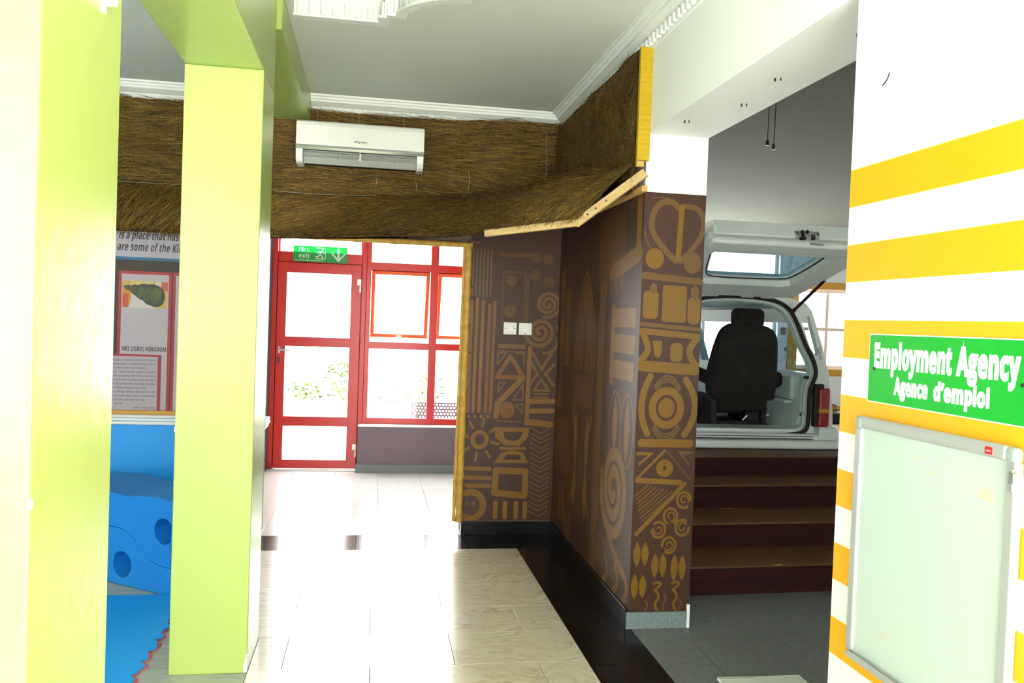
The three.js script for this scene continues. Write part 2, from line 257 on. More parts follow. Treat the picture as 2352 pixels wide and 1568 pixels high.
for (const [yy, zz] of [[1.40, -3.75], [1.52, -3.4], [1.48, -3.02], [1.5, -2.5]]) part(wallRight, 'screw', M(cyl([yy, 2.49, zz], [yy, 2.476, zz], 0.004, 0.004, 8), cyl([yy + 0.02, 2.49, zz + 0.006], [yy + 0.02, 2.478, zz + 0.006], 0.003, 0.003, 8)), mat.screw);
const stripes = canvasTex(64, 2048, (x, w, h) => {
  x.fillStyle = '#edeeea'; x.fillRect(0, 0, w, h); x.fillStyle = '#f0ac00';
  for (let k = 0; k < 10; k++) { const top = 1.990 - k * 0.2113; x.fillRect(0, (3 - top) / 3 * h, w, 0.1045 / 3 * h); }
});
const stripeMat = std({ map: stripes, roughness: 0.5, bumpMap: plasterBump, bumpScale: 0.0006 });
const wallNear = struct('wall_right_striped', 'white wall with painted yellow stripes');
part(wallNear, 'painted_section', B(1.325, 1.647, 0, 3.0, -2.21, 1.5), [mat.white, stripeMat, mat.white, mat.white, mat.white, mat.white]);

// skirtings
const skirt = (name, g, m, label) => smesh(name, muv(g, 2), m, label);
skirt('baseboard_back', B(0.672, 1.312, 0, 0.095, -5.93, -5.915, 0.003), mat.granite, 'black granite skirting on the back wall');
skirt('baseboard_right', B(1.31, 1.326, 0, 0.098, -5.93, -4.062, 0.003), mat.granite, 'black granite skirting along the brown side wall');
skirt('baseboard_pillar', B(1.312, 1.632, 0, 0.085, -4.062, -4.046, 0.003), mat.graniteDull, 'grey skirting at the foot of the painted pillar');
skirt('trim_1', B(1.632, 1.648, 0, 0.12, -4.062, -4.048, 0.002), mat.plasticWhite, 'bare white strip at the pillar corner above the grey floor');

// ---------- lime green pillars and beams ----------
const chip = std({ color: 0xe9e9e2, roughness: 0.8 });
const pil1 = struct('pillar', 'near lime green pillar'); part(pil1, 'shaft', muv(B(-0.79, -0.474, 0, 2.537, -1.678, -1.298, 0.006)), mat.lime);
part(pil1, 'paint_chip', M(B(-0.476, -0.4725, 1.234, 1.25, -1.304, -1.297, 0.001)), chip);
part(pil1, 'wall_hook', M(cyl([-0.475, 2.052, -1.565], [-0.452, 2.052, -1.565], 0.006, 0.005, 10), B(-0.477, -0.470, 2.035, 2.068, -1.575, -1.555, 0.002), B(-0.458, -0.450, 2.05, 2.072, -1.569, -1.561, 0.002)), mat.plasticWhite);
const pil2 = struct('pillar', 'far lime green pillar'); part(pil2, 'shaft', muv(B(-0.79, -0.474, 0, 2.537, -4.035, -3.66, 0.006)), mat.lime);
for (const [y, h, d] of [[0.02, 0.035, 0.014], [0.05, 0.03, 0.009], [0.085, 0.012, 0.006]]) part(pil2, 'paint_chip', B(-0.474 - d, -0.4728, y - 0.015, y + h - 0.015, -3.663, -3.6585, 0.001), chip);
part(pil2, 'paint_chip', B(-0.7915, -0.787, 1.02, 1.042, -3.663, -3.6585, 0.001), chip);
const beam1 = struct('beam', 'lime green beam over the pillars'); part(beam1, 'span', muv(B(-0.79, -0.474, 2.537, 3.0, -4.035, 1.5, 0.006)), mat.lime);
const beam2 = struct('beam', 'shallow lime green beam running on to the back wall'); part(beam2, 'span', muv(B(-0.76, -0.45, 2.83, 3.0, -5.93, -4.036)), mat.lime);

// ---------- ceiling with a shaped tray ----------
const tray = [[-0.43, 4.365], [0.03, 4.365], [0.03, 4.25], [0.11, 4.25]];
for (let i = 1; i <= 12; i++) { const a = i / 12 * Math.PI / 2; tray.push([0.40 - 0.29 * Math.cos(a), 4.25 - 0.29 * Math.sin(a)]); }
tray.push([0.40, 3.86], [0.515, 3.86], [0.515, 0.9], [0.40, 0.9], [0.40, 0.75], [0.1, 0.5], [0.01, 0.4], [-0.43, 0.4]);
const ceiling = struct('ceiling');
part(ceiling, 'slab', muv(ext(poly([[-0.45, 6.13], [1.6, 6.13], [1.6, -1.5], [-0.45, -1.5]], [tray.slice().reverse()]), 0.24).rotateX(-Math.PI / 2).translate(0, 3.0, 0)), mat.ceiling);
part(ceiling, 'tray_top', muv(B(-0.6, 0.7, 3.24, 3.3, -4.6, -0.2)), mat.ceiling);
part(ceiling, 'slab', muv(B(-4.4, -0.45, 3.0, 3.2, -6.13, 1.5)), mat.ceiling);
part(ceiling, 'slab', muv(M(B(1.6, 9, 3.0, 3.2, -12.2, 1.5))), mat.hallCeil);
part(ceiling, 'slab', muv(B(-1.7, 1.6, 2.62, 2.75, -8.6, -6.13)), mat.ceiling);
// cornice inside the tray: backing, lip, dentils, top lines
{
  const tr = struct('trim_2', 'white dentil moulding round the ceiling tray');
  const run = tray.slice(0, tray.length - 8 + 4);
  const dent = new RoundedBoxGeometry(0.026, 0.07, 0.018, 1, 0.003);
  const back = [];
  for (let i = 0; i + 1 < run.length; i++) {
    const a = V(run[i][0], 0, -run[i][1]), b = V(run[i + 1][0], 0, -run[i + 1][1]), d = b.clone().sub(a), L = d.length(); d.normalize();
    const inn = V(-d.z, 0, d.x).multiplyScalar(1);             // towards the inside of the tray
    const at = (y0, w, h, off) => { const y = y0 + (i % 3) * 0.0006; return bar([a.x + inn.x * off - d.x * 0.002, y, a.z + inn.z * off - d.z * 0.002], [b.x + inn.x * off + d.x * 0.002, y, b.z + inn.z * off + d.z * 0.002], w - (i % 3) * 0.0008, h); };
    back.push(at(3.105, 0.02, 0.205, 0.006), at(3.006, 0.052, 0.014, 0.018), at(3.128, 0.05, 0.012, 0.02), at(3.19, 0.07, 0.014, 0.03), at(3.214, 0.1, 0.03, 0.045));
    const n = Math.max(1, Math.round(L / 0.055));
    for (let k = 0; k < n; k++) { const o = mesh('dentil', dent, mat.moulding, tr), q = a.clone().lerp(b, (k + 0.5) / n).addScaledVector(inn, 0.022); o.position.set(q.x, 3.052, q.z); o.rotation.y = Math.atan2(-d.z, d.x); }
  }
  part(tr, 'backing', M(...back), mat.moulding);
}
// cornices along the walls
const corniceProfile = poly([[0, 0], [0, -0.106], [0.018, -0.106], [0.018, -0.06], [0.034, -0.058], [0.072, -0.04], [0.082, -0.042], [0.082, -0.03], [0.092, -0.022], [0.1, -0.026], [0.104, -0.014], [0.114, -0.008], [0.124, -0.012], [0.126, 0]]);
function cornice(name, label, a, b, dir, dentils) {            // dir: unit vector away from the wall
  const A = V(...a), C = V(...b), L = A.distanceTo(C), along = C.clone().sub(A).normalize(), out = V(...dir);
  const g = ext(corniceProfile, L), m4 = new THREE.Matrix4().makeBasis(out, V(0, 1, 0), along).setPosition(A);
  if (m4.determinant() < 0) { g.scale(1, 1, -1).translate(0, 0, L); m4.makeBasis(out, V(0, 1, 0), along.clone().negate()).setPosition(A.clone()); g.translate(0, 0, -L); const ix = g.index; if (!ix) { for (const k of Object.keys(g.attributes)) { const t = g.attributes[k]; for (let i = 0; i < t.count; i += 3) for (let c = 0; c < t.itemSize; c++) { const s = t.array[(i + 1) * t.itemSize + c]; t.array[(i + 1) * t.itemSize + c] = t.array[(i + 2) * t.itemSize + c]; t.array[(i + 2) * t.itemSize + c] = s; } } } }
  g.applyMatrix4(m4);
  const s = struct(name, label); part(s, 'profile', g, mat.moulding);
  if (dentils) {
    const d = new RoundedBoxGeometry(0.03, 0.042, 0.022, 1, 0.003), n = Math.floor(L / 0.055);
    for (let k = 0; k < n; k++) { const o = mesh('dentil', d, mat.moulding, s), q = A.clone().addScaledVector(along, (k + 0.5) * 0.055).addScaledVector(out, 0.03); o.position.set(q.x, 2.916, q.z); o.rotation.y = Math.abs(out.x) > 0.5 ? Math.PI / 2 : 0; }
  }
}
cornice('trim_3', 'white dentil cornice above the thatched back wall', [-0.45, 3, -5.93], [1.325, 3, -5.93], [0, 0, 1], true);
cornice('trim_4', 'white dentil cornice along the right wall', [1.325, 3, -5.93], [1.325, 3, -1.2], [-1, 0, 0], true);
cornice('trim_5', 'plain white cornice in the room behind the pillars', [-4.2, 3, -5.93], [-0.76, 3, -5.93], [0, 0, 1], false);

// ---------- outer walls with their openings (most lie behind the camera) ----------
function wallWithHoles(name, x0, x1, y0, y1, holes, thick, m, place) {
  const g = ext(poly([[x0, y0], [x1, y0], [x1, y1], [x0, y1]], holes.map(([a, b, c, d]) => [[a, c], [a, d], [b, d], [b, c]])), thick);
  place(g); return smesh(name, muv(g), m);
}
wallWithHoles('wall_front', -4.4, 9.2, 0, 3.2, [[-0.3, 1.2, 0.05, 2.5], [-3.4, -1.4, 0.9, 2.5], [3.7, 5.3, 0.9, 2.1]], 0.2, mat.white, (g) => g.translate(0, 0, 1.3));
wallWithHoles('wall_left', -6.2, 1.5, 0, 3.2, [], 0.2, mat.white, (g) => g.rotateY(-Math.PI / 2).translate(-4.2, 0, 0));
wallWithHoles('wall_hall_far', 1.6, 9.2, 0, 3.2, [[2.6, 6.1, 0.9, 2.92], [6.42, 8.0, 0.97, 2.19]], 0.2, mat.hallFar, (g) => g.translate(0, 0, -12.2));
wallWithHoles('wall_hall_side', -12.2, 1.5, 0, 3.2, [[-8.2, -6.2, 0.8, 2.5]], 0.2, mat.hallFar, (g) => g.rotateY(-Math.PI / 2).translate(9.0, 0, 0));  // unseen side opening, added to brighten the hall
function windowFrame(name, label, x0, x1, y0, y1, z, nx, ny, m) {
  const s = struct(name, label), w = 0.05, fr = [B(x0, x1, y0, y0 + w, z - 0.03, z + 0.03), B(x0, x1, y1 - w, y1, z - 0.03, z + 0.03), B(x0, x0 + w, y0, y1, z - 0.028, z + 0.028), B(x1 - w, x1, y0, y1, z - 0.028, z + 0.028)];
  for (let i = 1; i < nx; i++) { const x = x0 + (x1 - x0) * i / nx; fr.push(B(x - 0.025, x + 0.025, y0, y1, z - 0.025, z + 0.025)); }
  for (let i = 1; i < ny; i++) { const y = y0 + (y1 - y0) * i / ny; fr.push(B(x0, x1, y - 0.025, y + 0.025, z - 0.022, z + 0.022)); }
  part(s, 'window_frame', M(...fr), m); part(s, 'pane', B(x0 + 0.02, x1 - 0.02, y0 + 0.02, y1 - 0.02, z - 0.002, z + 0.002), mat.glass); return s;
}
const frameW = std({ color: 0xe9e4dc, roughness: 0.4 });
windowFrame('window_2', 'white framed window in the far wall behind the vehicle', 6.42, 8.0, 0.97, 2.19, -12.1, 3, 2, std({ color: 0xe8c9b0, roughness: 0.4 }));
windowFrame('window_3', 'wide window in the far wall of the hall', 2.6, 6.1, 0.9, 2.92, -12.1, 3, 1, frameW);
{ // yellow painted border round the far window
  const t = struct('trim_6', 'yellow painted border round the far window');
  part(t, 'border', M(B(6.27, 8.15, 2.19, 2.30, -12.0, -11.985), B(6.27, 8.15, 0.86, 0.97, -12.0, -11.985), B(6.27, 6.42, 0.97, 2.19, -12.0, -11.985), B(8.0, 8.15, 0.97, 2.19, -12.0, -11.985)), mat.yellowTrim);
}
// foyer shell behind the opening
const foyer = struct('wall_foyer');
part(foyer, 'wall_section', muv(M(B(-1.7, -1.5, 0, 2.75, -8.7, -6.13), B(1.3, 1.6, 0, 2.75, -8.7, -6.13))), mat.white);
part(foyer, 'pier', muv(M(B(-1.5, -0.985, 0, 2.75, -8.52, -8.3), B(-0.985, -0.957, 0, 2.75, -8.52, -8.42), B(-1.5, 1.3, 2.46, 2.75, -8.52, -8.4))), mat.purple);
part(foyer, 'dwarf_wall', muv(B(-0.095, 1.3, 0, 0.452, -8.52, -8.3)), mat.purple);
part(foyer, 'sill', B(-0.1, 1.3, 0.452, 0.466, -8.52, -8.292, 0.004), mat.plasticWhite);
part(foyer, 'skirting', muv(M(B(-0.11, 1.3, 0, 0.085, -8.3, -8.285, 0.003), B(-0.11, -0.095, 0, 0.085, -8.42, -8.286, 0.003), B(-1.5, -0.97, 0, 0.085, -8.3, -8.285, 0.003), B(-0.985, -0.97, 0, 0.085, -8.42, -8.286, 0.003)), 2), std({ color: 0x6e7270, roughness: 0.5 }));
// ================= FOYER DOOR AND WINDOW =================
const zd = -8.42;
{
  const d = struct('door_1', 'red framed glazed fire door with three panes');
  const F = (x0, x1, y0, y1, z0 = zd - 0.05, z1 = zd + 0.01, r = 0.003) => { const e = x1 - x0 > y1 - y0 ? 0.002 : 0; return B(x0, x1, y0, y1, z0 + e, z1 - e, r); };
  part(d, 'door_frame', M(F(-0.957, -0.91, 0, 2.46), F(-0.905, -0.11, 2.028, 2.126), F(-0.106, -0.062, 0.0, 2.46), F(-0.95, -0.06, 2.41, 2.46), B(-0.925, -0.895, 0.02, 2.46, zd - 0.075, zd - 0.056), B(-0.122, -0.05, 0.02, 2.46, zd - 0.075, zd - 0.056), B(-0.95, -0.06, 2.0, 2.06, zd - 0.075, zd - 0.056)), mat.red);
  part(d, 'transom_pane', B(-0.912, -0.104, 2.12, 2.42, zd - 0.03, zd - 0.024), mat.glass);
  const leaf = part(d, 'door_leaf', M(F(-0.904, -0.818, 0.022, 2.022, zd - 0.055, zd + 0.018), F(-0.208, -0.112, 0.022, 2.022, zd - 0.055, zd + 0.018), F(-0.83, -0.2, 1.924, 2.022, zd - 0.055, zd + 0.018), F(-0.83, -0.2, 1.211, 1.304, zd - 0.055, zd + 0.018), F(-0.83, -0.2, 0.435, 0.528, zd - 0.055, zd + 0.018), F(-0.83, -0.2, 0.022, 0.104, zd - 0.055, zd + 0.018)), mat.red);
  for (const [a, b] of [[1.3, 1.93], [0.52, 1.215], [0.1, 0.44]]) part(leaf, 'pane', B(-0.825, -0.204, a, b, zd - 0.03, zd - 0.024), mat.glass, true);
  part(d, 'door_handle', M(B(-0.884, -0.862, 1.14, 1.206, zd + 0.016, zd + 0.026, 0.004), cyl([-0.873, 1.175, zd + 0.02], [-0.873, 1.175, zd + 0.06], 0.009), cyl([-0.875, 1.175, zd + 0.058], [-0.765, 1.172, zd + 0.058], 0.009, 0.008)), mat.steel);
  part(d, 'key_plate', M(B(-0.885, -0.863, 1.045, 1.105, zd + 0.016, zd + 0.026, 0.004), cyl([-0.874, 1.082, zd + 0.02], [-0.874, 1.082, zd + 0.03], 0.007)), std({ color: 0x4a4240, roughness: 0.4, metalness: 0.6 }));
  for (const y of [1.855, 0.238]) part(d, 'hinge', M(B(-0.150, -0.112, y - 0.03, y + 0.03, zd + 0.016, zd + 0.036, 0.004), B(-0.127, -0.112, y - 0.1, y - 0.034, zd + 0.016, zd + 0.032, 0.004)), mat.plasticWhite);
  part(d, 'threshold', B(-0.96, -0.06, 0, 0.014, zd - 0.05, zd + 0.05, 0.003), mat.alu);
}
{
  const w = struct('window_1', 'red framed foyer window with open top-hung casements');
  const F = (x0, x1, y0, y1) => { const e = x1 - x0 > y1 - y0 ? 0.003 : 0; return B(x0, x1, y0, y1, zd - 0.05 + e, zd + 0.012 - e, 0.003); };
  const fr = part(w, 'window_frame', M(F(-0.06, -0.016, 0.466, 2.46), F(0.567, 0.643, 0.466, 2.46), F(1.25, 1.3, 0.466, 2.46), F(-0.02, 1.3, 0.466, 0.526), F(-0.02, 1.3, 1.21, 1.278), F(-0.02, 1.3, 1.985, 2.06), F(-0.02, 1.3, 2.41, 2.46)), mat.red);
  for (const [a, b, c, e] of [[-0.02, 0.57, 2.05, 2.42], [0.64, 1.26, 2.05, 2.42], [-0.02, 0.57, 0.52, 1.215], [0.64, 1.26, 0.52, 1.215]]) part(w, 'pane', B(a, b, c, e, zd - 0.03, zd - 0.025), mat.glass);
  for (const [a, b] of [[-0.012, 0.563], [0.647, 1.246]]) {     // sashes hung at the top, pushed outwards
    const s = new THREE.Group(); s.name = 'casement'; s.position.set(0, 1.982, zd - 0.035); w.add(s);
    const L = 0.69, f = 0.036;
    mesh('sash', M(B(a, b, -f, 0, -0.016, 0.016, 0.003), B(a, b, -L, -L + f, -0.016, 0.016, 0.003), B(a, a + f, -L, 0, -0.018, 0.018, 0.003), B(b - f, b, -L, 0, -0.018, 0.018, 0.003)), mat.redDaylit, s);  // orange sash: red paint with its daylit sides put into the colour
    mesh('pane', B(a + 0.02, b - 0.02, -L + 0.02, -0.02, -0.003, 0.003), mat.glass, s);
    mesh('window_handle', M(B((a + b) / 2 - 0.03, (a + b) / 2 + 0.03, -L + 0.006, -L + 0.026, 0.016, 0.026, 0.003), B((a + b) / 2 - 0.008, (a + b) / 2 + 0.006, -L + 0.02, -L + 0.085, 0.022, 0.036, 0.004)), mat.alu, s);
    s.rotation.x = 0.3;
  }
  lit(w);
}
{ // green exit sign hung in front of the transom: translucent, so that the daylight glows through its upper half
  const t = canvasTex(1024, 310, (x, w, h) => {
    x.fillStyle = '#18b45e'; x.fillRect(0, 0, w, h); x.fillStyle = '#f4faf2'; x.textBaseline = 'alphabetic';
    x.font = 'bold 118px sans-serif'; x.fillText('Fire', 92, 116); x.fillText('exit', 96, 232);
    x.font = 'bold 46px sans-serif'; x.save(); x.translate(36, 290); x.scale(1.42, 1); x.fillText('sortie de secours', 0, 0); x.restore();
    // running figure leaving through a doorway
    x.fillRect(430, 26, 184, 14); x.fillRect(600, 26, 14, 222); x.strokeStyle = '#f4faf2'; x.lineCap = 'round'; x.lineJoin = 'round'; x.lineWidth = 26;
    x.beginPath(); x.arc(556, 66, 20, 0, 7); x.fill(); const L = (...p) => { x.beginPath(); x.moveTo(p[0], p[1]); for (let i = 2; i < p.length; i += 2) x.lineTo(p[i], p[i + 1]); x.stroke(); };
    L(530, 100, 500, 160); x.lineWidth = 18; L(528, 104, 570, 130, 590, 112); L(524, 102, 480, 106, 466, 136); x.lineWidth = 22; L(500, 160, 544, 186, 552, 240); L(500, 162, 470, 200, 424, 206); x.fillRect(424, 232, 190, 14);
    // arrow
    x.fillRect(836, 30, 40, 190); x.beginPath(); x.moveTo(730, 150); x.lineTo(856, 292); x.lineTo(982, 150); x.lineTo(982, 110); x.lineTo(856, 232); x.lineTo(730, 110); x.fill();
  });
  const s = thing('exit_sign', 'green fire exit sign with running figure and down arrow above red door', 'sign', [-0.509, 2.107, zd + 0.05]);
  const face = phy({ map: t, roughness: 0.3, transmission: 0.6, thickness: 0, ior: 1.45 });
  mesh('panel', new THREE.BoxGeometry(0.51, 0.154, 0.004), face, s);
  for (const x of [-0.2, 0.18]) mesh('bracket', B(x, x + 0.02, -0.07, -0.05, -0.045, -0.002), mat.steel, s);
}
// bamboo round the opening
function bamboo(parent, name, a, b, r, knots) {
  const A = V(...a), C = V(...b), pts = [], n = knots * 6;
  const prof = []; const L = A.distanceTo(C);
  for (let i = 0; i <= n; i++) { const k = i % 6; prof.push(new THREE.Vector2(r * (k === 0 ? 1.13 : k === 1 || k === 5 ? 0.97 : 1.0), L * i / n)); }
  const g = new THREE.LatheGeometry(prof, 14); g.applyQuaternion(new THREE.Quaternion().setFromUnitVectors(V(0, 1, 0), C.clone().sub(A).normalize())).translate(A.x, A.y, A.z);
  return part(parent, name, g, mat.bamboo);
}
const bam = thing('bamboo_post', 'thick split bamboo post lining the right side of the bright opening', 'bamboo', [0.65, 0.1, -5.9]);
bamboo(bam, 'stem', [0.652, 0.1, -5.9], [0.658, 2.05, -5.9], 0.024, 6);
for (const y of [1.76, 1.3, 0.35]) part(bam, 'nail', cyl([0.682, y, -5.885], [0.69, y, -5.875], 0.004, 0.004, 8), mat.screw);
const bam2 = thing('bamboo_post', 'thin pale bamboo cane standing inside the thicker bamboo post', 'bamboo', [0.62, 0.1, -5.93]);
bamboo(bam2, 'stem', [0.618, 0.1, -5.93], [0.632, 2.04, -5.93], 0.012, 7);
const bam3 = thing('bamboo_lintel', 'horizontal bamboo pole under the thatch over the opening', 'bamboo', [0, 2.05, -5.9]);
bamboo(bam3, 'stem', [-1.2, 2.058, -5.9], [0.68, 2.052, -5.9], 0.02, 7);
part(bam3, 'end_block', B(0.655, 0.74, 2.06, 2.085, -5.925, -5.885, 0.003), mat.tread);

// ================= OUTDOORS BEYOND THE DOOR =================
smesh('ground', muv(M(B(-30, 30, -0.4, -0.32, -60, -12.2), B(-30, 1.6, -0.4, -0.02, -12.2, -8.52), B(-30, 30, -0.4, -0.32, 1.5, 40), B(-30, -4.4, -0.4, -0.32, -8.5, 1.5), B(9.2, 30, -0.4, -0.32, -12.2, 1.5))), std({ color: 0xd9d6cc, roughness: 0.9 }), 'pale paved ground outside');
smesh('wall_garden', muv(B(-8, 1.5, -0.05, 2.3, -13.2, -13.0)), paint(0xe8e6df, 0.8), 'white garden wall outside');
{
  const pl = thing('planter', 'long pale concrete planter outside the glazed door', 'planter', [0, 0, -10.6]);
  part(pl, 'trough', M(B(-2.2, 1.4, -0.02, 0.5, -10.35, -10.25, 0.01), B(-2.2, 1.4, -0.02, 0.5, -11.0, -10.9, 0.01), B(-2.2, -2.1, -0.02, 0.5, -10.95, -10.3, 0.01), B(1.3, 1.4, -0.02, 0.5, -10.95, -10.3, 0.01)), paint(0xcfccc2, 0.8));
  part(pl, 'soil', B(-2.12, 1.32, 0, 0.44, -10.92, -10.33), std({ color: 0x5a4a36, roughness: 1 }));
  const lg = new THREE.SphereGeometry(1, 6, 4).scale(0.5, 0.05, 1).translate(0, 0, 1);
  const leafM = std({ color: 0x98b445, roughness: 0.8 });
  const stemM = std({ color: 0x6b6a30, roughness: 0.8 });
  const bush = (x, z, w, h, n, label) => {
    const b = thing('shrub', label, 'shrub', [x, 0.44, z]); const st = [], im = new THREE.InstancedMesh(lg, leafM, n); im.name = 'leaves'; im.userData.kind = 'stuff';
    const o = new THREE.Object3D();
    for (let i = 0; i < n; i++) { const a = rnd() * 6.283, q = Math.sqrt(rnd()), y = h * (0.15 + 0.85 * rnd()); const s = 1 - 0.55 * Math.pow(y / h, 2); o.position.set(Math.cos(a) * q * w * s, y, Math.sin(a) * q * 0.25 * s); o.rotation.set(rr(-0.7, 0.5), rnd() * 6.283, rr(-0.5, 0.5)); o.scale.setScalar(rr(0.022, 0.042)); o.updateMatrix(); im.setMatrixAt(i, o.matrix); im.setColorAt(i, new THREE.Color().setHSL(0.2 + rr(0, 0.05), 0.6, rr(0.1, 0.24))); }
    for (let i = 0; i < 9; i++) { const a = rnd() * 6.283; st.push(cyl([rr(-0.1, 0.1) * w * 4, 0, rr(-0.05, 0.05)], [Math.cos(a) * w * 0.7, h * rr(0.5, 0.9), Math.sin(a) * 0.15], 0.008, 0.004, 6)); }
    mesh('stems', M(...st), stemM, b); b.add(im);
  };
  bush(-0.30, -10.6, 0.36, 0.5, 300, 'fullest leafy shrub seen through the middle door pane');
  bush(-0.78, -10.6, 0.26, 0.26, 120, 'low sparse shrub at left of the middle door pane');
  bush(0.32, -10.6, 0.25, 0.22, 90, 'low shrub seen through the left lower window pane');
  bush(0.74, -10.6, 0.2, 0.42, 120, 'upright shrub behind the mullion in the window');
}
{ // perforated metal seat back outside the window
  const s = thing('perforated_bench', 'perforated grey metal bench seen at bottom right of the foyer window', 'bench', [0.85, 0, -8.85]);
  const holes = []; const x0 = 0.44, x1 = 1.28, y0 = 0.47, y1 = 0.645, dx = 0.034;
  for (let j = 0; j < 5; j++) for (let i = 0; i < 24; i++) { const cx = x0 + 0.026 + i * dx + (j % 2) * dx / 2, cy = y0 + 0.024 + j * 0.032; if (cx < x1 - 0.02) { const p = []; for (let k = 0; k < 8; k++) p.push([cx + 0.0115 * Math.cos(-k * 0.785), cy + 0.0115 * Math.sin(-k * 0.785)]); holes.push(p); } }
  part(s, 'perforated_panel', ext(poly([[x0, y0], [x1, y0], [x1, y1], [x0, y1]], holes), 0.008).translate(0, 0, -8.86), std({ color: 0x62545a, roughness: 0.6 }));
  for (const x of [0.5, 1.2]) part(s, 'leg', B(x - 0.02, x + 0.02, -0.02, 0.5, -8.9, -8.862, 0.004), mat.plasticGrey);
}

// ================= THATCH =================
{
  const k = tileable((u, v) => fbm(u * 5, v * 60, 31, 5)), e = tileable((u, v) => fbm(u * 4, v * 4, 40, 3));
  mat.thatch = std({ map: dataTex(512, (u, v) => { const t = clamp(k(u, v) * 1.7 + 0.42 + e(u, v) * 0.4); return mixc([0.09, 0.06, 0.02], [0.32, 0.24, 0.08], t); }), roughness: 0.95 });
}
const strawM = std({ color: 0xffffff, roughness: 0.8 });
const strawGeo = (() => {                                       // a bent blade one metre long, along +z
  const pos = [], idx = [], n = 4;
  for (let i = 0; i <= n; i++) { const t = i / n, w = 0.5 * (1 - 0.6 * t * t), y = Math.sin(t * Math.PI) * 0.035; pos.push(-w, y, t, w, y, t, 0, y + 0.6, t); }
  for (let i = 0; i < n; i++) { const a = i * 3, b = a + 3; for (const [p, q] of [[0, 2], [2, 1]]) idx.push(a + p, b + p, b + q, a + p, b + q, a + q); }
  const g = new THREE.BufferGeometry(); g.setAttribute('position', new THREE.Float32BufferAttribute(pos, 3)); g.setIndex(idx); g.computeVertexNormals(); return g;
})();
const strawColors = [0x503b12, 0x614a16, 0x3f2e0c, 0x745c1e, 0x32250b, 0x8a7026, 0x4d4211, 0x643a10].map((h) => new THREE.Color(h));
function straws(parent, n, put, glow = 0.08) {                               // put(i) -> [position, direction, normal, length, thickness]
  const im = new THREE.InstancedMesh(strawGeo, strawM, n), m4 = new THREE.Matrix4(), c = new THREE.Color(), wp = new THREE.Vector3(); parent.getWorldPosition(wp);
  for (let i = 0; i < n; i++) {
    const [p, d, nn, L, th] = put(i); const z = d.clone().normalize(), x = nn.clone().cross(z).normalize(), y = z.clone().cross(x);
    m4.makeBasis(x.multiplyScalar(th), y.multiplyScalar(th * 0.6), z.multiplyScalar(L)).setPosition(p.clone().sub(wp)); im.setMatrixAt(i, m4);
    c.copy(strawColors[Math.floor(rnd() * strawColors.length)]).multiplyScalar(rr(0.75, 1.25) * (rnd() < glow ? 1.8 : 1)); im.setColorAt(i, c);
  }
  im.name = 'straw'; im.userData.kind = 'stuff'; im.castShadow = im.receiveShadow = true; parent.add(im); return im;
}
// smooth noise over the wall used to comb the straw
const comb = (a, b, z) => noise.noise(a * 2.1, b * 2.1, z) + 0.5 * noise.noise(a * 5, b * 5, z + 9);
{
  const t = thing('straw_thatch', 'dark straw thatch covering the back wall around the air conditioner', 'thatch', [0, 2.4, -5.9]);
  const backTop = (x) => 2.893 + 0.03 * clamp((x - 0.2) / 0.9) + 0.014 * noise.noise(x * 3, 1, 5);
  const W = 108, H = 14, g = new THREE.PlaneGeometry(4.45, 0.66, W, H); const p = g.attributes.position;
  for (let i = 0; i < p.count; i++) { const x = p.getX(i) - 0.9, y = p.getY(i) + 2.60; const lim = backTop(x), top = Math.min(0, lim - y) + 0; p.setXYZ(i, x, y + top, -5.855 + 0.012 * comb(x, y * 2, 1)); }
  g.computeVertexNormals(); const q = muv(g, 1.2); part(t, 'thatch_mat', q, mat.thatch);
  straws(t, 27000, () => {
    const x = rr(-3.1, 1.26), y = 2.28 + (backTop(x) - 2.275) * rnd(), a = (rnd() < 0.5 ? 0 : Math.PI) + 0.35 * comb(x, y * 2, 2) + rr(-0.16, 0.16);
    return [V(x, y, -5.85 + 0.012 * comb(x, y * 2, 1)), V(Math.cos(a), Math.sin(a), rr(-0.02, 0.06)), V(0, 0, 1), rr(0.07, 0.19), rr(0.0013, 0.0028)];
  });
  // pale tie threads
  const th = std({ color: 0x9a9484, roughness: 0.8 });
  for (const [x, y0, y1] of [[-0.405, 2.80, 2.9], [-0.13, 2.79, 2.89], [0.17, 2.78, 2.88], [0.63, 2.42, 2.56], [1.17, 2.47, 2.86], [0.0, 2.42, 2.47], [0.27, 2.40, 2.46]]) part(t, 'tie_thread', tube([[x, y0, -5.828], [x + 0.004, (y0 + y1) / 2, -5.824], [x - 0.003, y1, -5.83]], 0.0016, 8, 5), th);
}
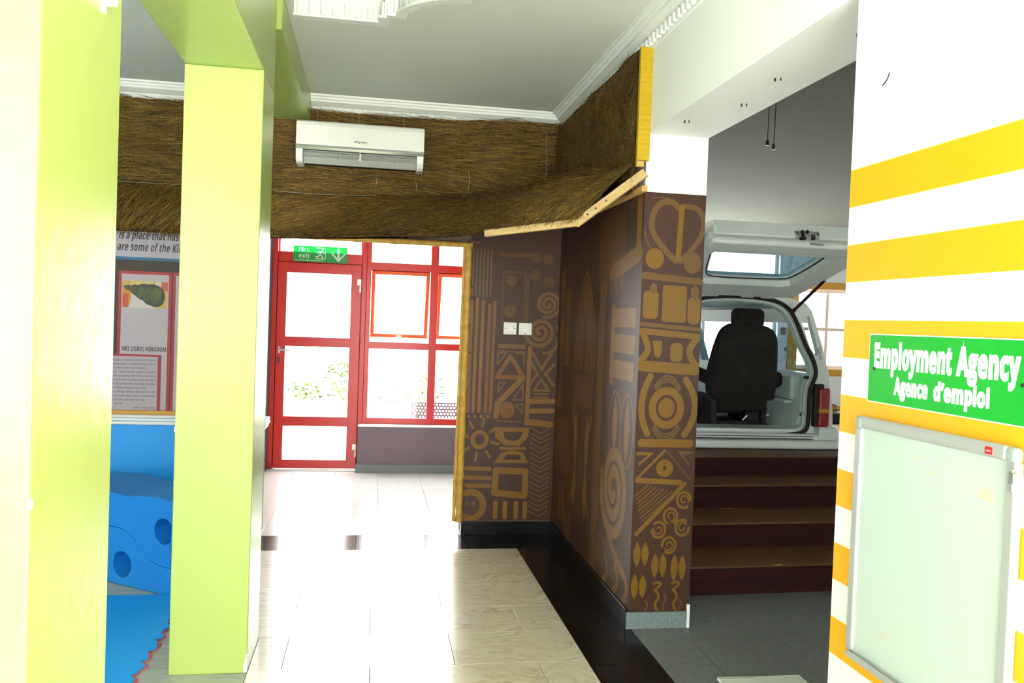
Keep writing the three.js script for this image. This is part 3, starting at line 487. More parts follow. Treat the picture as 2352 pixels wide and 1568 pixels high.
{
  const t = thing('straw_thatch', 'rough straw thatch on the right wall beside the yellow batten', 'thatch', [1.29, 2.6, -5]);
  const topY = (z) => 2.895 + 0.018 * noise.noise(z * 4, 2, 7);
  const g = new THREE.PlaneGeometry(1.86, 0.64, 60, 12).rotateY(-Math.PI / 2); const p = g.attributes.position;
  for (let i = 0; i < p.count; i++) { const z = p.getZ(i) - 4.99, y = p.getY(i) + 2.585; p.setXYZ(i, 1.265 + 0.02 * comb(z, y, 3), y, z); }
  g.computeVertexNormals(); part(t, 'thatch_mat', muv(g, 1.2), mat.thatch);
  straws(t, 17000, () => {
    const z = rr(-5.9, -4.07), y = 2.28 + (topY(z) - 2.28) * rnd(), a = -0.55 + 0.9 * comb(z, y, 4) + rr(-0.7, 0.7) + (rnd() < 0.3 ? Math.PI : 0), L = rr(0.04, 0.15);
    let dz = Math.cos(a), dy = Math.sin(a); if (z + dz * L > -4.05) dz = -dz;
    if (y + dy * L > topY(z) + 0.012) dy = -Math.abs(dy); return [V(1.258 + 0.02 * comb(z, y, 3), y, z), V(rr(-0.22, 0.02), dy, dz), V(-1, 0, 0), L, rr(0.0013, 0.0030)];
  });
  part(t, 'batten', muv(B(1.262, 1.326, 2.345, 2.9, -4.045, -4.015, 0.004), 2), mat.batten);
  part(t, 'batten_end', muv(B(1.262, 1.3, 2.315, 2.345, -4.044, -4.018, 0.004), 2), mat.pine);
}
{
  const t = thing('thatch_eave', 'thick flaring straw eave hanging over the opening and round the corner', 'thatch', [0.2, 2.2, -5.6]);
  const T = new THREE.CatmullRomCurve3([[-3.1, 2.36, -5.85], [-1.6, 2.36, -5.85], [-0.64, 2.34, -5.85], [-0.1, 2.345, -5.84], [0.4, 2.36, -5.83], [0.84, 2.40, -5.76], [1.08, 2.44, -5.58], [1.2, 2.45, -5.28], [1.25, 2.41, -4.82], [1.262, 2.36, -4.42], [1.27, 2.335, -4.05]].map((a) => V(...a)), false, 'centripetal');
  const Bc = new THREE.CatmullRomCurve3([[-3.1, 2.015, -5.75], [-1.6, 2.015, -5.75], [-1.0, 2.015, -5.76], [-0.7, 2.012, -5.70], [-0.27, 2.0, -5.37], [0.10, 1.988, -5.0], [0.345, 1.985, -4.81], [0.53, 2.0, -4.68], [0.665, 2.028, -4.52], [0.86, 2.05, -4.40], [1.03, 2.066, -4.25]].map((a) => V(...a)), false, 'centripetal');
  const at = (s, v) => { const a = T.getPoint(s), b = Bc.getPoint(s), q = a.lerp(b, v); const bulge = Math.sin(Math.PI * Math.pow(v, 0.8)) * (0.05 + 0.03 * clamp(s * 2 - 0.6)) * clamp((1 - s) * 7, 0.12, 1); q.y += bulge * 0.55; q.z += bulge * 0.7; q.x -= bulge * 0.5 * clamp(s * 3 - 1.6); q.z += 0.02 * comb(s * 9, v, 6); return q; };
  const U = 120, W = 12, pos = [], idx = [], uv = [];
  for (let i = 0; i <= U; i++) {
    for (let j = 0; j <= W; j++) { const q = at(i / U, j / W); pos.push(q.x, q.y, q.z); uv.push(i / U * 5, j / W * 0.6); }
    const b = at(i / U, 1), w0 = T.getPoint(i / U); pos.push(b.x * 0.97 + w0.x * 0.03, b.y + 0.02, b.z * 0.97 + w0.z * 0.03 - 0.01); uv.push(i / U * 5, 0.65);
    pos.push(Math.min(1.32, w0.x + 0.04), 2.22, Math.max(-5.925, w0.z - 0.06)); uv.push(i / U * 5, 0.9);
  }
  const S = W + 3; for (let i = 0; i < U; i++) for (let j = 0; j < S - 1; j++) { const a = i * S + j; idx.push(a, a + 1, a + S, a + 1, a + S + 1, a + S); }
  const g = new THREE.BufferGeometry(); g.setAttribute('position', new THREE.Float32BufferAttribute(pos, 3)); g.setAttribute('uv', new THREE.Float32BufferAttribute(uv, 2)); g.setIndex(idx); g.computeVertexNormals();
  part(t, 'thatch_mat', g, mat.thatch);
  const put = (s, v, end) => {
    const q = at(s, v), ds = at(Math.min(1, s + 0.01), v).sub(at(Math.max(0, s - 0.01), v)).normalize(), dv = at(s, Math.min(1, v + 0.04)).sub(at(s, Math.max(0, v - 0.04))).normalize();
    const n = dv.clone().cross(ds).normalize(); if (n.z - n.x < 0) n.negate();
    const lean = -0.55 + 0.5 * clamp((s - 0.3) / 0.3) - 0.5 * comb(s * 18, v * 2, 8);
    const d = dv.clone().addScaledVector(ds, lean + (end ? rr(-1.1, 1.1) : rr(-0.3, 0.3))).addScaledVector(n, end ? rr(0.1, 0.7) : rr(0.04, 0.22));
    const L = end ? rr(0.02, 0.06) : rr(0.06, 0.15) * (1 - 0.5 * v);
    return [q.addScaledVector(n, 0.003), d, n, L, rr(0.0015, 0.0034)];
  };
  straws(t, 46000, (i) => { const s = rnd(), v = rnd(); return put(s, v * 0.98, rnd() < 0.5 * clamp((s - 0.35) / 0.4) || v > 0.85); }, 0.35);
  const thr = std({ color: 0xa39c86, roughness: 0.8 });
  part(t, 'tie_thread', tube([[-0.66, 2.332, -5.782], [-0.4, 2.328, -5.776], [-0.12, 2.334, -5.77], [0.0, 2.34, -5.765]], 0.0016, 20, 5), thr);
  part(t, 'tie_thread', tube([[-1.75, 2.34, -5.784], [-1.5, 2.335, -5.778], [-1.2, 2.338, -5.778]], 0.0016, 16, 5), thr);
  // eave board, rake board with nail holes, wall plate, sticks of the underside
  part(t, 'eave_board', muv(bar([0.60, 2.005, -4.60], [1.035, 2.05, -4.25], 0.03, 0.038, 0.004), 2), mat.pinePale);
  part(t, 'rake_board', muv(bar([1.025, 2.045, -4.265], [1.318, 2.292, -4.045], 0.022, 0.045, 0.003), 2), mat.pinePale);
  [0.18, 0.3, 0.45].forEach((q) => { const c = V(1.025, 2.045, -4.265).lerp(V(1.318, 2.292, -4.045), q); part(t, 'nail', cyl([c.x - 0.004, c.y, c.z + 0.012], [c.x - 0.008, c.y, c.z + 0.022], 0.005, 0.005, 8), mat.screw); });
  part(t, 'wall_plate', muv(bar([1.302, 2.207, -4.9], [1.302, 2.205, -4.0], 0.03, 0.03, 0.003), 2), mat.pine);
  for (let i = 0; i < 14; i++) { const q = 0.18 + 0.8 * i / 14, a = V(1.025, 2.075, -4.285).lerp(V(1.31, 2.30, -4.06), q); part(t, 'stick', cyl([a.x, a.y, a.z], [1.3, 2.222, -4.62 + 0.6 * i / 14], 0.006, 0.005, 6), mat.tread); }
}
// ================= THINGS ON THE WALLS =================
{ // air conditioner: every part extruded along x from a side profile (z forward, y up)
  const a = thing('air_conditioner', 'white wall air conditioner with silver strip on the thatched wall', 'air conditioner', [-0.107, 2.512, -5.838]);
  const W = 0.826, along = (pts, w, bev = 0) => ext(poly(pts.map(([z, y]) => [-z, y])), w - 2 * bev, bev).rotateY(Math.PI / 2).translate(-w / 2 + bev, 0, 0);
  const acW = std({ color: 0xdfe0d8, roughness: 0.3 }), acG = std({ color: 0xb9bdb6, roughness: 0.4 });
  mesh('casing', along([[0, 0.02], [0, 0.27], [0.15, 0.272], [0.15, 0.08], [0.12, 0.03], [0.09, 0.012]], W - 0.006, 0.003), acG, a);
  mesh('front_panel', along([[0.02, 0.274], [0.165, 0.274], [0.186, 0.262], [0.196, 0.24], [0.2, 0.12], [0.197, 0.112], [0.15, 0.112], [0.15, 0.262], [0.02, 0.268]], W, 0.002), acW, a);
  mesh('silver_strip', along([[0.15, 0.084], [0.15, 0.112], [0.203, 0.112], [0.205, 0.1], [0.198, 0.086]], W, 0.0015), std({ color: 0xdadfe2, roughness: 0.18, metalness: 0.85 }), a);
  for (const s of [-1, 1]) { const c = along([[0.03, 0.0], [0.03, 0.084], [0.194, 0.084], [0.19, 0.04], [0.17, 0.012], [0.14, 0.0]], 0.044, 0.004).translate(s * (W / 2 - 0.0225), 0, 0); mesh('end_cap', c, acW, a); }
  mesh('outlet', along([[0.05, 0.006], [0.05, 0.082], [0.15, 0.082], [0.12, 0.02]], W - 0.1), std({ color: 0x080908, roughness: 0.7 }), a);
  mesh('louver', along([[0.135, 0.008], [0.178, 0.036], [0.18, 0.033], [0.14, 0.004]], W - 0.096), acG, a);
  mesh('louver', along([[0.15, 0.052], [0.184, 0.064], [0.186, 0.061], [0.152, 0.048]], W - 0.096), acG, a);
  mesh('louver', along([[0.155, 0.073], [0.187, 0.079], [0.189, 0.076], [0.157, 0.069]], W - 0.096), acG, a);
  mesh('vane_pin', M(B(-0.006, 0.004, 0.03, 0.082, 0.165, 0.186, 0.002), B(-0.012, 0.006, 0.03, 0.044, 0.172, 0.192, 0.003)), acW, a);
  for (const x of [-0.26, -0.13, 0.12, 0.24]) mesh('vane', B(x - 0.002, x + 0.002, 0.03, 0.078, 0.12, 0.165), acG, a);
  const logo = canvasTex(512, 160, (x, w, h) => {
    x.fillStyle = '#dfe0d8'; x.fillRect(0, 0, w, h); x.fillStyle = '#2f3a33'; x.font = 'bold 92px sans-serif'; x.save(); x.transform(1.16, 0, -0.18, 1, 34, 118); x.fillText('Royalty', 0, 0); x.restore();
    x.fillStyle = '#4f9a5a'; x.beginPath(); x.moveTo(132, 48); x.quadraticCurveTo(118, 22, 140, 6); x.quadraticCurveTo(160, 26, 132, 48); x.fill();
  });
  const lm = std({ map: logo, roughness: 0.3 }); const lg = new THREE.BoxGeometry(0.11, 0.034, 0.0008);
  const lo = mesh('logo', lg, [acW, acW, acW, acW, lm, acW], a); lo.position.set(0.005, 0.151, 0.2018); lo.rotation.x = -0.03;
}
function switchPlate(x, label, big) {
  const s = thing('light_switch', label, 'light switch', [x, 1.478, -5.93], undefined);
  mesh('plate', new RoundedBoxGeometry(0.094, 0.086, 0.012, 3, 0.004).translate(0, 0, 0.006), mat.plasticWhite, s);
  mesh('rocker', new RoundedBoxGeometry(big ? 0.05 : 0.026, big ? 0.034 : 0.036, 0.008, 2, 0.002).translate(0, big ? -0.006 : 0.002, 0.014), std({ color: 0xf0f1ec, roughness: 0.3 }), s);
  for (const k of big ? [[0, -0.036]] : [[-0.034, 0], [0.034, 0]]) mesh('screw', cyl([k[0], k[1], 0.01], [k[0], k[1], 0.0135], 0.004, 0.004, 10), mat.screw, s);
}
switchPlate(0.974, 'white switch with narrow rocker, left of the pair on brown wall', false);
switchPlate(1.084, 'white switch with wide rocker, right of the pair on brown wall', true);

{ // employment agency sign
  const s = thing('agency_sign', 'green Employment Agency sign with white lettering on the striped wall', 'sign', [1.325, 1.441, -1.792]);
  const w = 0.568, h = 0.182, r = 0.008;
  const rounded = (a, b, q) => { const k = new THREE.Shape(), x = -a / 2, y = -b / 2; k.moveTo(x + q, y); k.lineTo(x + a - q, y); k.quadraticCurveTo(x + a, y, x + a, y + q); k.lineTo(x + a, y + b - q); k.quadraticCurveTo(x + a, y + b, x + a - q, y + b); k.lineTo(x + q, y + b); k.quadraticCurveTo(x, y + b, x, y + b - q); k.lineTo(x, y + q); k.quadraticCurveTo(x, y, x + q, y); return k; };
  const t = canvasTex(1704, 546, (x, W, H) => {
    x.fillStyle = '#04a42b'; x.fillRect(0, 0, W, H); x.fillStyle = x.strokeStyle = '#f6f8f4'; x.lineJoin = 'miter';
    const put = (txt, x0, x1, base, cap, sw) => { const fs = cap / 0.72; x.font = `bold ${fs}px sans-serif`; const k = (x1 - x0) / x.measureText(txt).width; x.save(); x.translate(x0, base); x.scale(k, 1); x.lineWidth = sw; x.fillText(txt, 0, 0); x.strokeText(txt, 0, 0); x.restore(); };
    put('Employment', 66, 985, 260, 184, 22); put('Agency', 1040, 1606, 260, 184, 22); put('Agence', 352, 745, 456, 122, 15); put('d\u2019emploi', 806, 1366, 456, 122, 15);
  });
  mesh('border', ext(rounded(w, h, r), 0.003).rotateY(-Math.PI / 2), mat.plasticWhite, s);
  const f = new THREE.ShapeGeometry(rounded(w - 0.006, h - 0.006, r * 0.8), 6), p = f.attributes.position, uv = f.attributes.uv;
  for (let i = 0; i < p.count; i++) uv.setXY(i, p.getX(i) / w + 0.5, p.getY(i) / h + 0.5);
  f.rotateY(-Math.PI / 2).translate(-0.0035, 0, 0); mesh('face', f, std({ map: t, roughness: 0.35 }), s);
  for (const [z, y] of [[-0.256, -0.001], [0.262, -0.004]]) mesh('screw', cyl([-0.003, y, z], [-0.006, y, z], 0.0045, 0.004, 12), mat.screw, s);
}
{ // whiteboard
  const w = thing('whiteboard', 'portrait whiteboard with grey aluminium frame under the green sign', 'whiteboard', [1.325, 0.985, -1.807]);
  const hz = 0.292, hy = 0.325, fw = 0.032;
  const face = canvasTex(512, 560, (x, W, H) => { x.fillStyle = '#bccac2'; x.fillRect(0, 0, W, H); for (const [a, b, c, d, q] of [[210, 46, 26, 12, 0.25], [256, 72, 30, 12, 0.35], [420, 78, 44, 22, 0.5], [120, 470, 20, 18, 0.4], [430, 95, 30, 6, 0.4]]) { x.fillStyle = `rgba(205,190,150,${q})`; x.fillRect(a, b, c, d); } });
  mesh('board', new THREE.BoxGeometry(0.012, 2 * hy - 0.03, 2 * hz - 0.03).translate(-0.008, 0, 0), [std({ color: 0xdddddd }), std({ map: face, roughness: 0.25 }), ...Array(4).fill(std({ color: 0xdddddd }))], w);
  const fr = std({ color: 0xb4b8b7, roughness: 0.35, metalness: 0.35 });
  mesh('frame_rail', B(-0.024, 0, hy - fw, hy, -hz + 0.03, hz - 0.03, 0.008), fr, w);
  mesh('frame_rail', B(-0.022, 0, -hy + 0.012, hy - 0.03, -hz, -hz + fw, 0.008), fr, w);
  mesh('frame_rail', B(-0.022, 0, -hy + 0.012, hy - 0.03, hz - fw, hz, 0.008), fr, w);
  mesh('pen_tray', M(B(-0.03, 0, -hy, -hy + 0.012, -hz + 0.012, hz - 0.012, 0.004), B(-0.033, -0.028, -hy, -hy + 0.018, -hz + 0.03, hz - 0.03, 0.002), B(-0.018, 0, -hy + 0.01, -hy + 0.02, -hz + 0.03, hz - 0.03, 0.003)), fr, w);
  const cg = std({ color: 0x93a09b, roughness: 0.4 });
  for (const s of [-1, 1]) mesh('corner_cap', B(-0.025, 0, hy - 0.036, hy, s * hz - (s > 0 ? 0.034 : 0), s * hz + (s > 0 ? 0 : 0.034), 0.012), cg, w);
  mesh('hinge', M(B(-0.03, -0.02, hy - 0.075, hy - 0.05, hz - 0.014, hz + 0.003, 0.003), cyl([-0.026, hy - 0.09, hz - 0.004], [-0.026, hy - 0.045, hz - 0.004], 0.004)), mat.steel, w);
  const tagT = canvasTex(160, 120, (x, W, H) => { x.fillStyle = '#e3131b'; x.fillRect(0, 0, W, H); x.fillStyle = '#f6d8d6'; x.font = 'bold 48px sans-serif'; x.fillText('nobo', 18, 80); });
  const red = std({ color: 0xe3131b, roughness: 0.4 });
  mesh('red_label', new THREE.BoxGeometry(0.0012, 0.0155, 0.021).translate(-0.0245, hy - 0.017, 0.215), [red, std({ map: tagT, roughness: 0.4 }), red, red, red, red], w);
}
{ // round blanking plate high on the striped wall
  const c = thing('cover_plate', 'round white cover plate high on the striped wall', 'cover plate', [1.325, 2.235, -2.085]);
  mesh('disc', new THREE.CylinderGeometry(0.036, 0.04, 0.012, 40).rotateZ(Math.PI / 2).translate(-0.006, 0, 0), mat.plasticWhite, c);
  mesh('shadow_arc', new THREE.TorusGeometry(0.041, 0.0016, 8, 30, 1.0).rotateZ(-1.35).rotateY(-Math.PI / 2).translate(-0.001, 0, 0), mat.black, c);  // dark arc put in for the shadow line under the plate rim
}

// ================= ROOM BEHIND THE GREEN PILLARS =================
const zb = -5.93;
{ // notice boards on the back wall; prints are flat, so they are drawn
  const board = thing('display_board', 'dark brown display board behind the red bordered posters', 'board', [-1.6, 1.35, zb]);
  part(board, 'panel', B(-3.0, -0.76, 0.85, 2.06, zb, zb + 0.012), std({ color: 0x3a2f28, roughness: 0.6 }));
  const px = 1100;                                              // print pixels per metre
  const text = (x, s, X, Y, wid, size, style, align = 'left') => { x.save(); x.font = `${style} ${size}px sans-serif`; const k = wid ? wid / x.measureText(s).width : 0.72; x.translate(X, Y); x.scale(k, 1); x.textAlign = align; x.fillText(s, 0, 0); x.restore(); };
  const banner = canvasTex(1024, 264, (x, w, h) => { // x -1.9 .. -0.97, y 1.84 .. 2.08
    x.fillStyle = '#d3ccd6'; x.fillRect(0, 0, w, h); x.fillStyle = '#0d6f9f'; x.fillRect(0, h - 22, w, 22); x.fillStyle = '#151515';
    text(x, 'is a place that has', 264, 110, 414, 82, 'italic bold'); text(x, 'are some of the Kin', 256, 196, 452, 82, 'italic bold');
  });
  const side = std({ color: 0xcfc8d0, roughness: 0.6 });
  const flat = (o, x0, x1, y0, y1, z, t, map, name = 'sheet') => mesh(name, new THREE.BoxGeometry(x1 - x0, y1 - y0, t).translate((x0 + x1) / 2 - o.position.x, (y0 + y1) / 2 - o.position.y, z + t / 2 - o.position.z), [side, side, side, side, std({ map, roughness: 0.5, color: new THREE.Color(0.58, 0.56, 0.58) }), side], o);
  const b = thing('text_banner', 'white banner with black italic text under the thatch', 'banner', [-1.435, 1.96, zb + 0.012]);
  flat(b, -1.9, -0.97, 1.842, 2.08, zb + 0.012, 0.006, banner);
  const poster = (title) => canvasTex(384, 1024, (x, w, h) => { // 0.334 x 0.93 m
    const r = 22; x.fillStyle = '#c0152b'; x.fillRect(0, 0, w, h); x.fillStyle = '#d8cdd4'; x.fillRect(r, r, w - 2 * r, h - r);
    if (!title) { x.fillStyle = '#26402e'; x.fillRect(58, 62, 260, 190); return; }
    x.fillStyle = '#e9c04a'; x.fillRect(30, 72, 324, 196); x.fillStyle = '#f0a030'; x.fillRect(30, 130, 60, 138); x.fillStyle = '#e8632c'; x.fillRect(30, 165, 42, 103); x.fillRect(308, 76, 46, 62); x.fillStyle = '#f0d878'; x.fillRect(90, 72, 160, 50);
    x.fillStyle = '#efe6de'; x.beginPath(); x.moveTo(78, 268); x.lineTo(95, 165); x.lineTo(210, 225); x.lineTo(260, 268); x.fill(); x.fillRect(265, 72, 42, 40);
    // the spiral shell: whorls from tip to mouth
    const whorl = [[58, 122, 20, 15], [86, 128, 24, 22], [116, 138, 30, 34], [158, 152, 38, 50], [206, 164, 48, 64], [268, 178, 62, 74]];
    x.fillStyle = '#2c3a1c'; x.beginPath(); x.moveTo(34, 116); x.quadraticCurveTo(60, 98, 92, 108); x.quadraticCurveTo(112, 92, 142, 104); x.quadraticCurveTo(170, 84, 214, 96); x.quadraticCurveTo(262, 84, 312, 118); x.quadraticCurveTo(352, 168, 326, 230); x.quadraticCurveTo(290, 276, 236, 250); x.quadraticCurveTo(196, 244, 178, 214); x.quadraticCurveTo(140, 204, 126, 182); x.quadraticCurveTo(98, 170, 88, 150); x.quadraticCurveTo(60, 140, 34, 116); x.fill();
    whorl.forEach(([a, c, q, s], i) => { x.fillStyle = i % 2 ? '#4b5d22' : '#3d5026'; x.save(); x.translate(a, c); x.rotate(0.25); x.beginPath(); x.ellipse(0, 0, q * 0.62, s * 0.86, 0, 0, 7); x.fill(); x.restore(); x.strokeStyle = '#1c2612'; x.lineWidth = 4; x.beginPath(); x.ellipse(a + q * 0.5, c + 4, q * 0.3, s * 0.82, 0.2, -1.5, 1.6); x.stroke(); });
    x.strokeStyle = 'rgba(150,160,70,0.5)'; x.lineWidth = 2; for (let i = 0; i < 26; i++) { x.beginPath(); x.moveTo(150 + i * 6.4, 112 + rr(0, 20)); x.lineTo(154 + i * 6.4, 150 + rr(0, 70)); x.stroke(); }
    x.fillStyle = '#1a1716'; text(x, 'NRI (IGBO) KINGDOM', 34, 588, 322, 44, 'bold');
  });
  const p1 = thing('poster', 'red bordered poster with a dark spiral shell and NRI (IGBO) KINGDOM title', 'poster', [-1.485, 1.31, zb + 0.012]);
  flat(p1, -1.652, -1.318, 0.85, 1.77, zb + 0.012, 0.005, poster(true));
  const p2 = thing('poster', 'red edged poster half hidden behind the far green pillar', 'poster', [-1.14, 1.31, zb + 0.012]);
  flat(p2, -1.312, -0.978, 0.85, 1.77, zb + 0.012, 0.005, poster(false));
  const lines = ['Kingdom is believed to have been formed in', 'century AD. It occupied the South-East of', '-day Nigeria, also known as Igboland.', 'ing to folklore, the Igbo Kingdom was formed', 'upernatural being called \u2018Eri\u2019, he is described as', 'ky being\u201d sent from Chukwu (God). He is said to', 'brought societal order to the people of Anambra.', 'mic Activities: Hunting, Agriculture, Trade', 'ncy: Okpogho (Manilla). \u201cManillas\u201d are a form', 'oney; usually made of copper or bronze which', 'used in West Africa many years ago.', 'Eze Nri.', 'types of taboos which'];
  const panel = canvasTex(640, 704, (x, w, h) => { // x -1.71 .. -1.373, y 0.85 .. 1.22
    x.fillStyle = '#c0152b'; x.fillRect(0, 0, w, h); x.fillStyle = '#d4c7cf'; x.fillRect(0, 26, w - 38, h); x.fillStyle = '#3a3338';
    lines.forEach((s, i) => text(x, s, i === 12 ? 330 : i === 11 ? 96 : 72, 84 + i * 50, [2, 7, 10].includes(i) ? 390 : i === 11 ? 110 : i === 12 ? 255 : 512, 34, ''));
  });
  const tp = thing('poster', 'small print panel with red edge overlapping the shell poster', 'poster', [-1.54, 1.03, zb + 0.017]);
  flat(tp, -1.71, -1.373, 0.85, 1.22, zb + 0.017, 0.005, panel);
  const ledge = thing('wooden_ledge', 'narrow pale wooden ledge under the posters', 'ledge', [-1.8, 0.835, zb]);
  part(ledge, 'plank', muv(B(-3.0, -0.74, 0.822, 0.85, zb, zb + 0.05, 0.003), 1), mat.ledge);
  const rail = struct('trim_7', 'white moulded chair rail with blue lines over the blue wall');
  part(rail, 'profile', M(B(-3.0, -0.685, 0.798, 0.822, zb, zb + 0.034, 0.008), B(-3.0, -0.70, 0.776, 0.8, zb, zb + 0.026, 0.006), B(-3.0, -0.68, 0.752, 0.778, zb, zb + 0.03, 0.01)), mat.moulding);
  part(rail, 'painted_line', M(B(-3.0, -0.72, 0.796, 0.800, zb + 0.01, zb + 0.028), B(-3.0, -0.72, 0.775, 0.779, zb + 0.01, zb + 0.026)), mat.blueWall);
  part(rail, 'rail_end', M(B(-0.716, -0.679, 0.752, 0.775, zb - 0.19, zb + 0.03, 0.009), B(-0.716, -0.69, 0.728, 0.752, zb - 0.19, zb + 0.02, 0.009), B(-0.716, -0.682, 0.775, 0.80, zb - 0.19, zb + 0.02, 0.009)), mat.moulding);
}
{ // two wave-cut blue foam blocks, fitted together
  const blue = std({ color: 0x0880d6, roughness: 0.55, bumpMap: plasterBump, bumpScale: 0.001 });
  const seam = [[-0.55, 0.15], [-0.4, 0.165], [-0.25, 0.22], [-0.12, 0.29], [-0.01, 0.311], [0.083, 0.312], [0.152, 0.298], [0.222, 0.257], [0.291, 0.195], [0.359, 0.162], [0.43, 0.15], [0.5, 0.15]];
  const curve = new THREE.SplineCurve(seam.map((p) => new THREE.Vector2(...p))).getPoints(48).map((p) => [p.x, p.y]);
  const hole = (cx, cy, r) => { const p = []; for (let i = 0; i < 28; i++) { const a = -i / 28 * 6.283; p.push([cx + r * Math.cos(a), cy + r * Math.sin(a)]); } return p; };
  const D = 0.42, th = -Math.atan2(0.582, 0.814), pos = [-1.412 + 0.582 * D, 0, -4.956 - 0.814 * D];
  const blk = (name, label, pts, h) => { const o = thing(name, label, 'foam block', pos); o.rotation.y = th; mesh('foam', ext(poly(pts, [h]), D - 0.01, 0.005, 24).translate(0, 0, 0.005), blue, o); return o; };
  blk('foam_block', 'lower blue foam block with round hole resting on the floor', [[-0.55, 0.006], [0.5, 0.006], ...curve.slice().reverse().map(([a, c]) => [a, c - 0.006])], hole(0.122, 0.115, 0.077));
  blk('foam_block', 'upper wave-cut blue foam block with the higher round hole', [...curve.map(([a, c]) => [a, c + 0.006]), [0.5, 0.50], [0.4, 0.512], [0.28, 0.508], [0.14, 0.49], [0, 0.5], [-0.2, 0.515], [-0.4, 0.5], [-0.55, 0.49]], hole(0.434, 0.34, 0.075));
}
{ // foam floor mat in two layers with wavy interlocking edges
  const m = thing('play_mat', 'blue foam play mat with wavy edge showing a red lower layer', 'mat', [-1.6, 0, -3.6]);
  const wavy = (x0, x1, z0, z1, amp, ph) => { const p = [[x0, -z0]]; p.push([x1, -z0]); for (let i = 0; i <= 220; i++) { const z = z0 + (z1 - z0) * i / 220; p.push([x1 + amp * Math.sin(z * 52 + ph + 0.8 * Math.sin(z * 23)) + amp * 0.5 * Math.sin(z * 97 + ph), -z]); } p.push([x0, -z1]); return p.reverse(); };
  part(m, 'lower_layer', ext(poly(wavy(-2.6, -0.906, -4.66, -2.2, 0.012, 0.9)), 0.008).rotateX(-Math.PI / 2).translate(0, 0.0005, 0), std({ color: 0xd4585e, roughness: 0.7 }));
  part(m, 'top_layer', ext(poly(wavy(-2.6, -0.915, -4.665, -2.2, 0.012, 0)), 0.008).rotateX(-Math.PI / 2).translate(0, 0.009, 0), std({ color: 0x0c9cf2, roughness: 0.6, bumpMap: plasterBump, bumpScale: 0.001 }));
}

// ================= HALL ON THE RIGHT: STEPS, VEHICLE =================
{
  const st = thing('wooden_steps', 'dark red wooden steps with brown treads up to the vehicle platform', 'steps', [2.9, 0, -5]);
  st.rotation.y = 0.045;
  const zs = [-4.58, -4.954, -5.34, -5.665], ys = [0.17, 0.327, 0.487, 0.629];
  for (let i = 0; i < 4; i++) {
    part(st, 'riser', muv(B([1.71, 1.74, 1.78, 1.9][i], 4.6, i ? ys[i - 1] - 0.01 : 0.001, ys[i] - 0.012, zs[i] - 0.02, zs[i]).translate(0, 0, 0), 0.7, rr(0, 3), rr(0, 3)), mat.riser);
    part(st, 'tread', muv(B([1.71, 1.74, 1.78, 1.95][i], 4.6, ys[i] - 0.014, ys[i], i < 3 ? zs[i + 1] - 0.02 : -10.2, zs[i] + 0.006, 0.003), 0.8, rr(0, 3), rr(0, 3)), mat.tread);
  }
  const worn = std({ color: 0x9c7a2a, roughness: 0.6 });
  for (const [x, y, z, L] of [[2.05, 0.327, -5.0, 0.04], [2.35, 0.17, -4.574, 0.03], [2.32, 0.172, -4.576, 0.07], [2.5, 0.326, -5.33, 0.06], [2.2, 0.328, -5.33, 0.03], [2.36, 0.328, -5.336, 0.09]]) part(st, 'worn_patch', B(x, x + L, y - 0.004, y + 0.0012, z, z + 0.008, 0.001), worn);
}
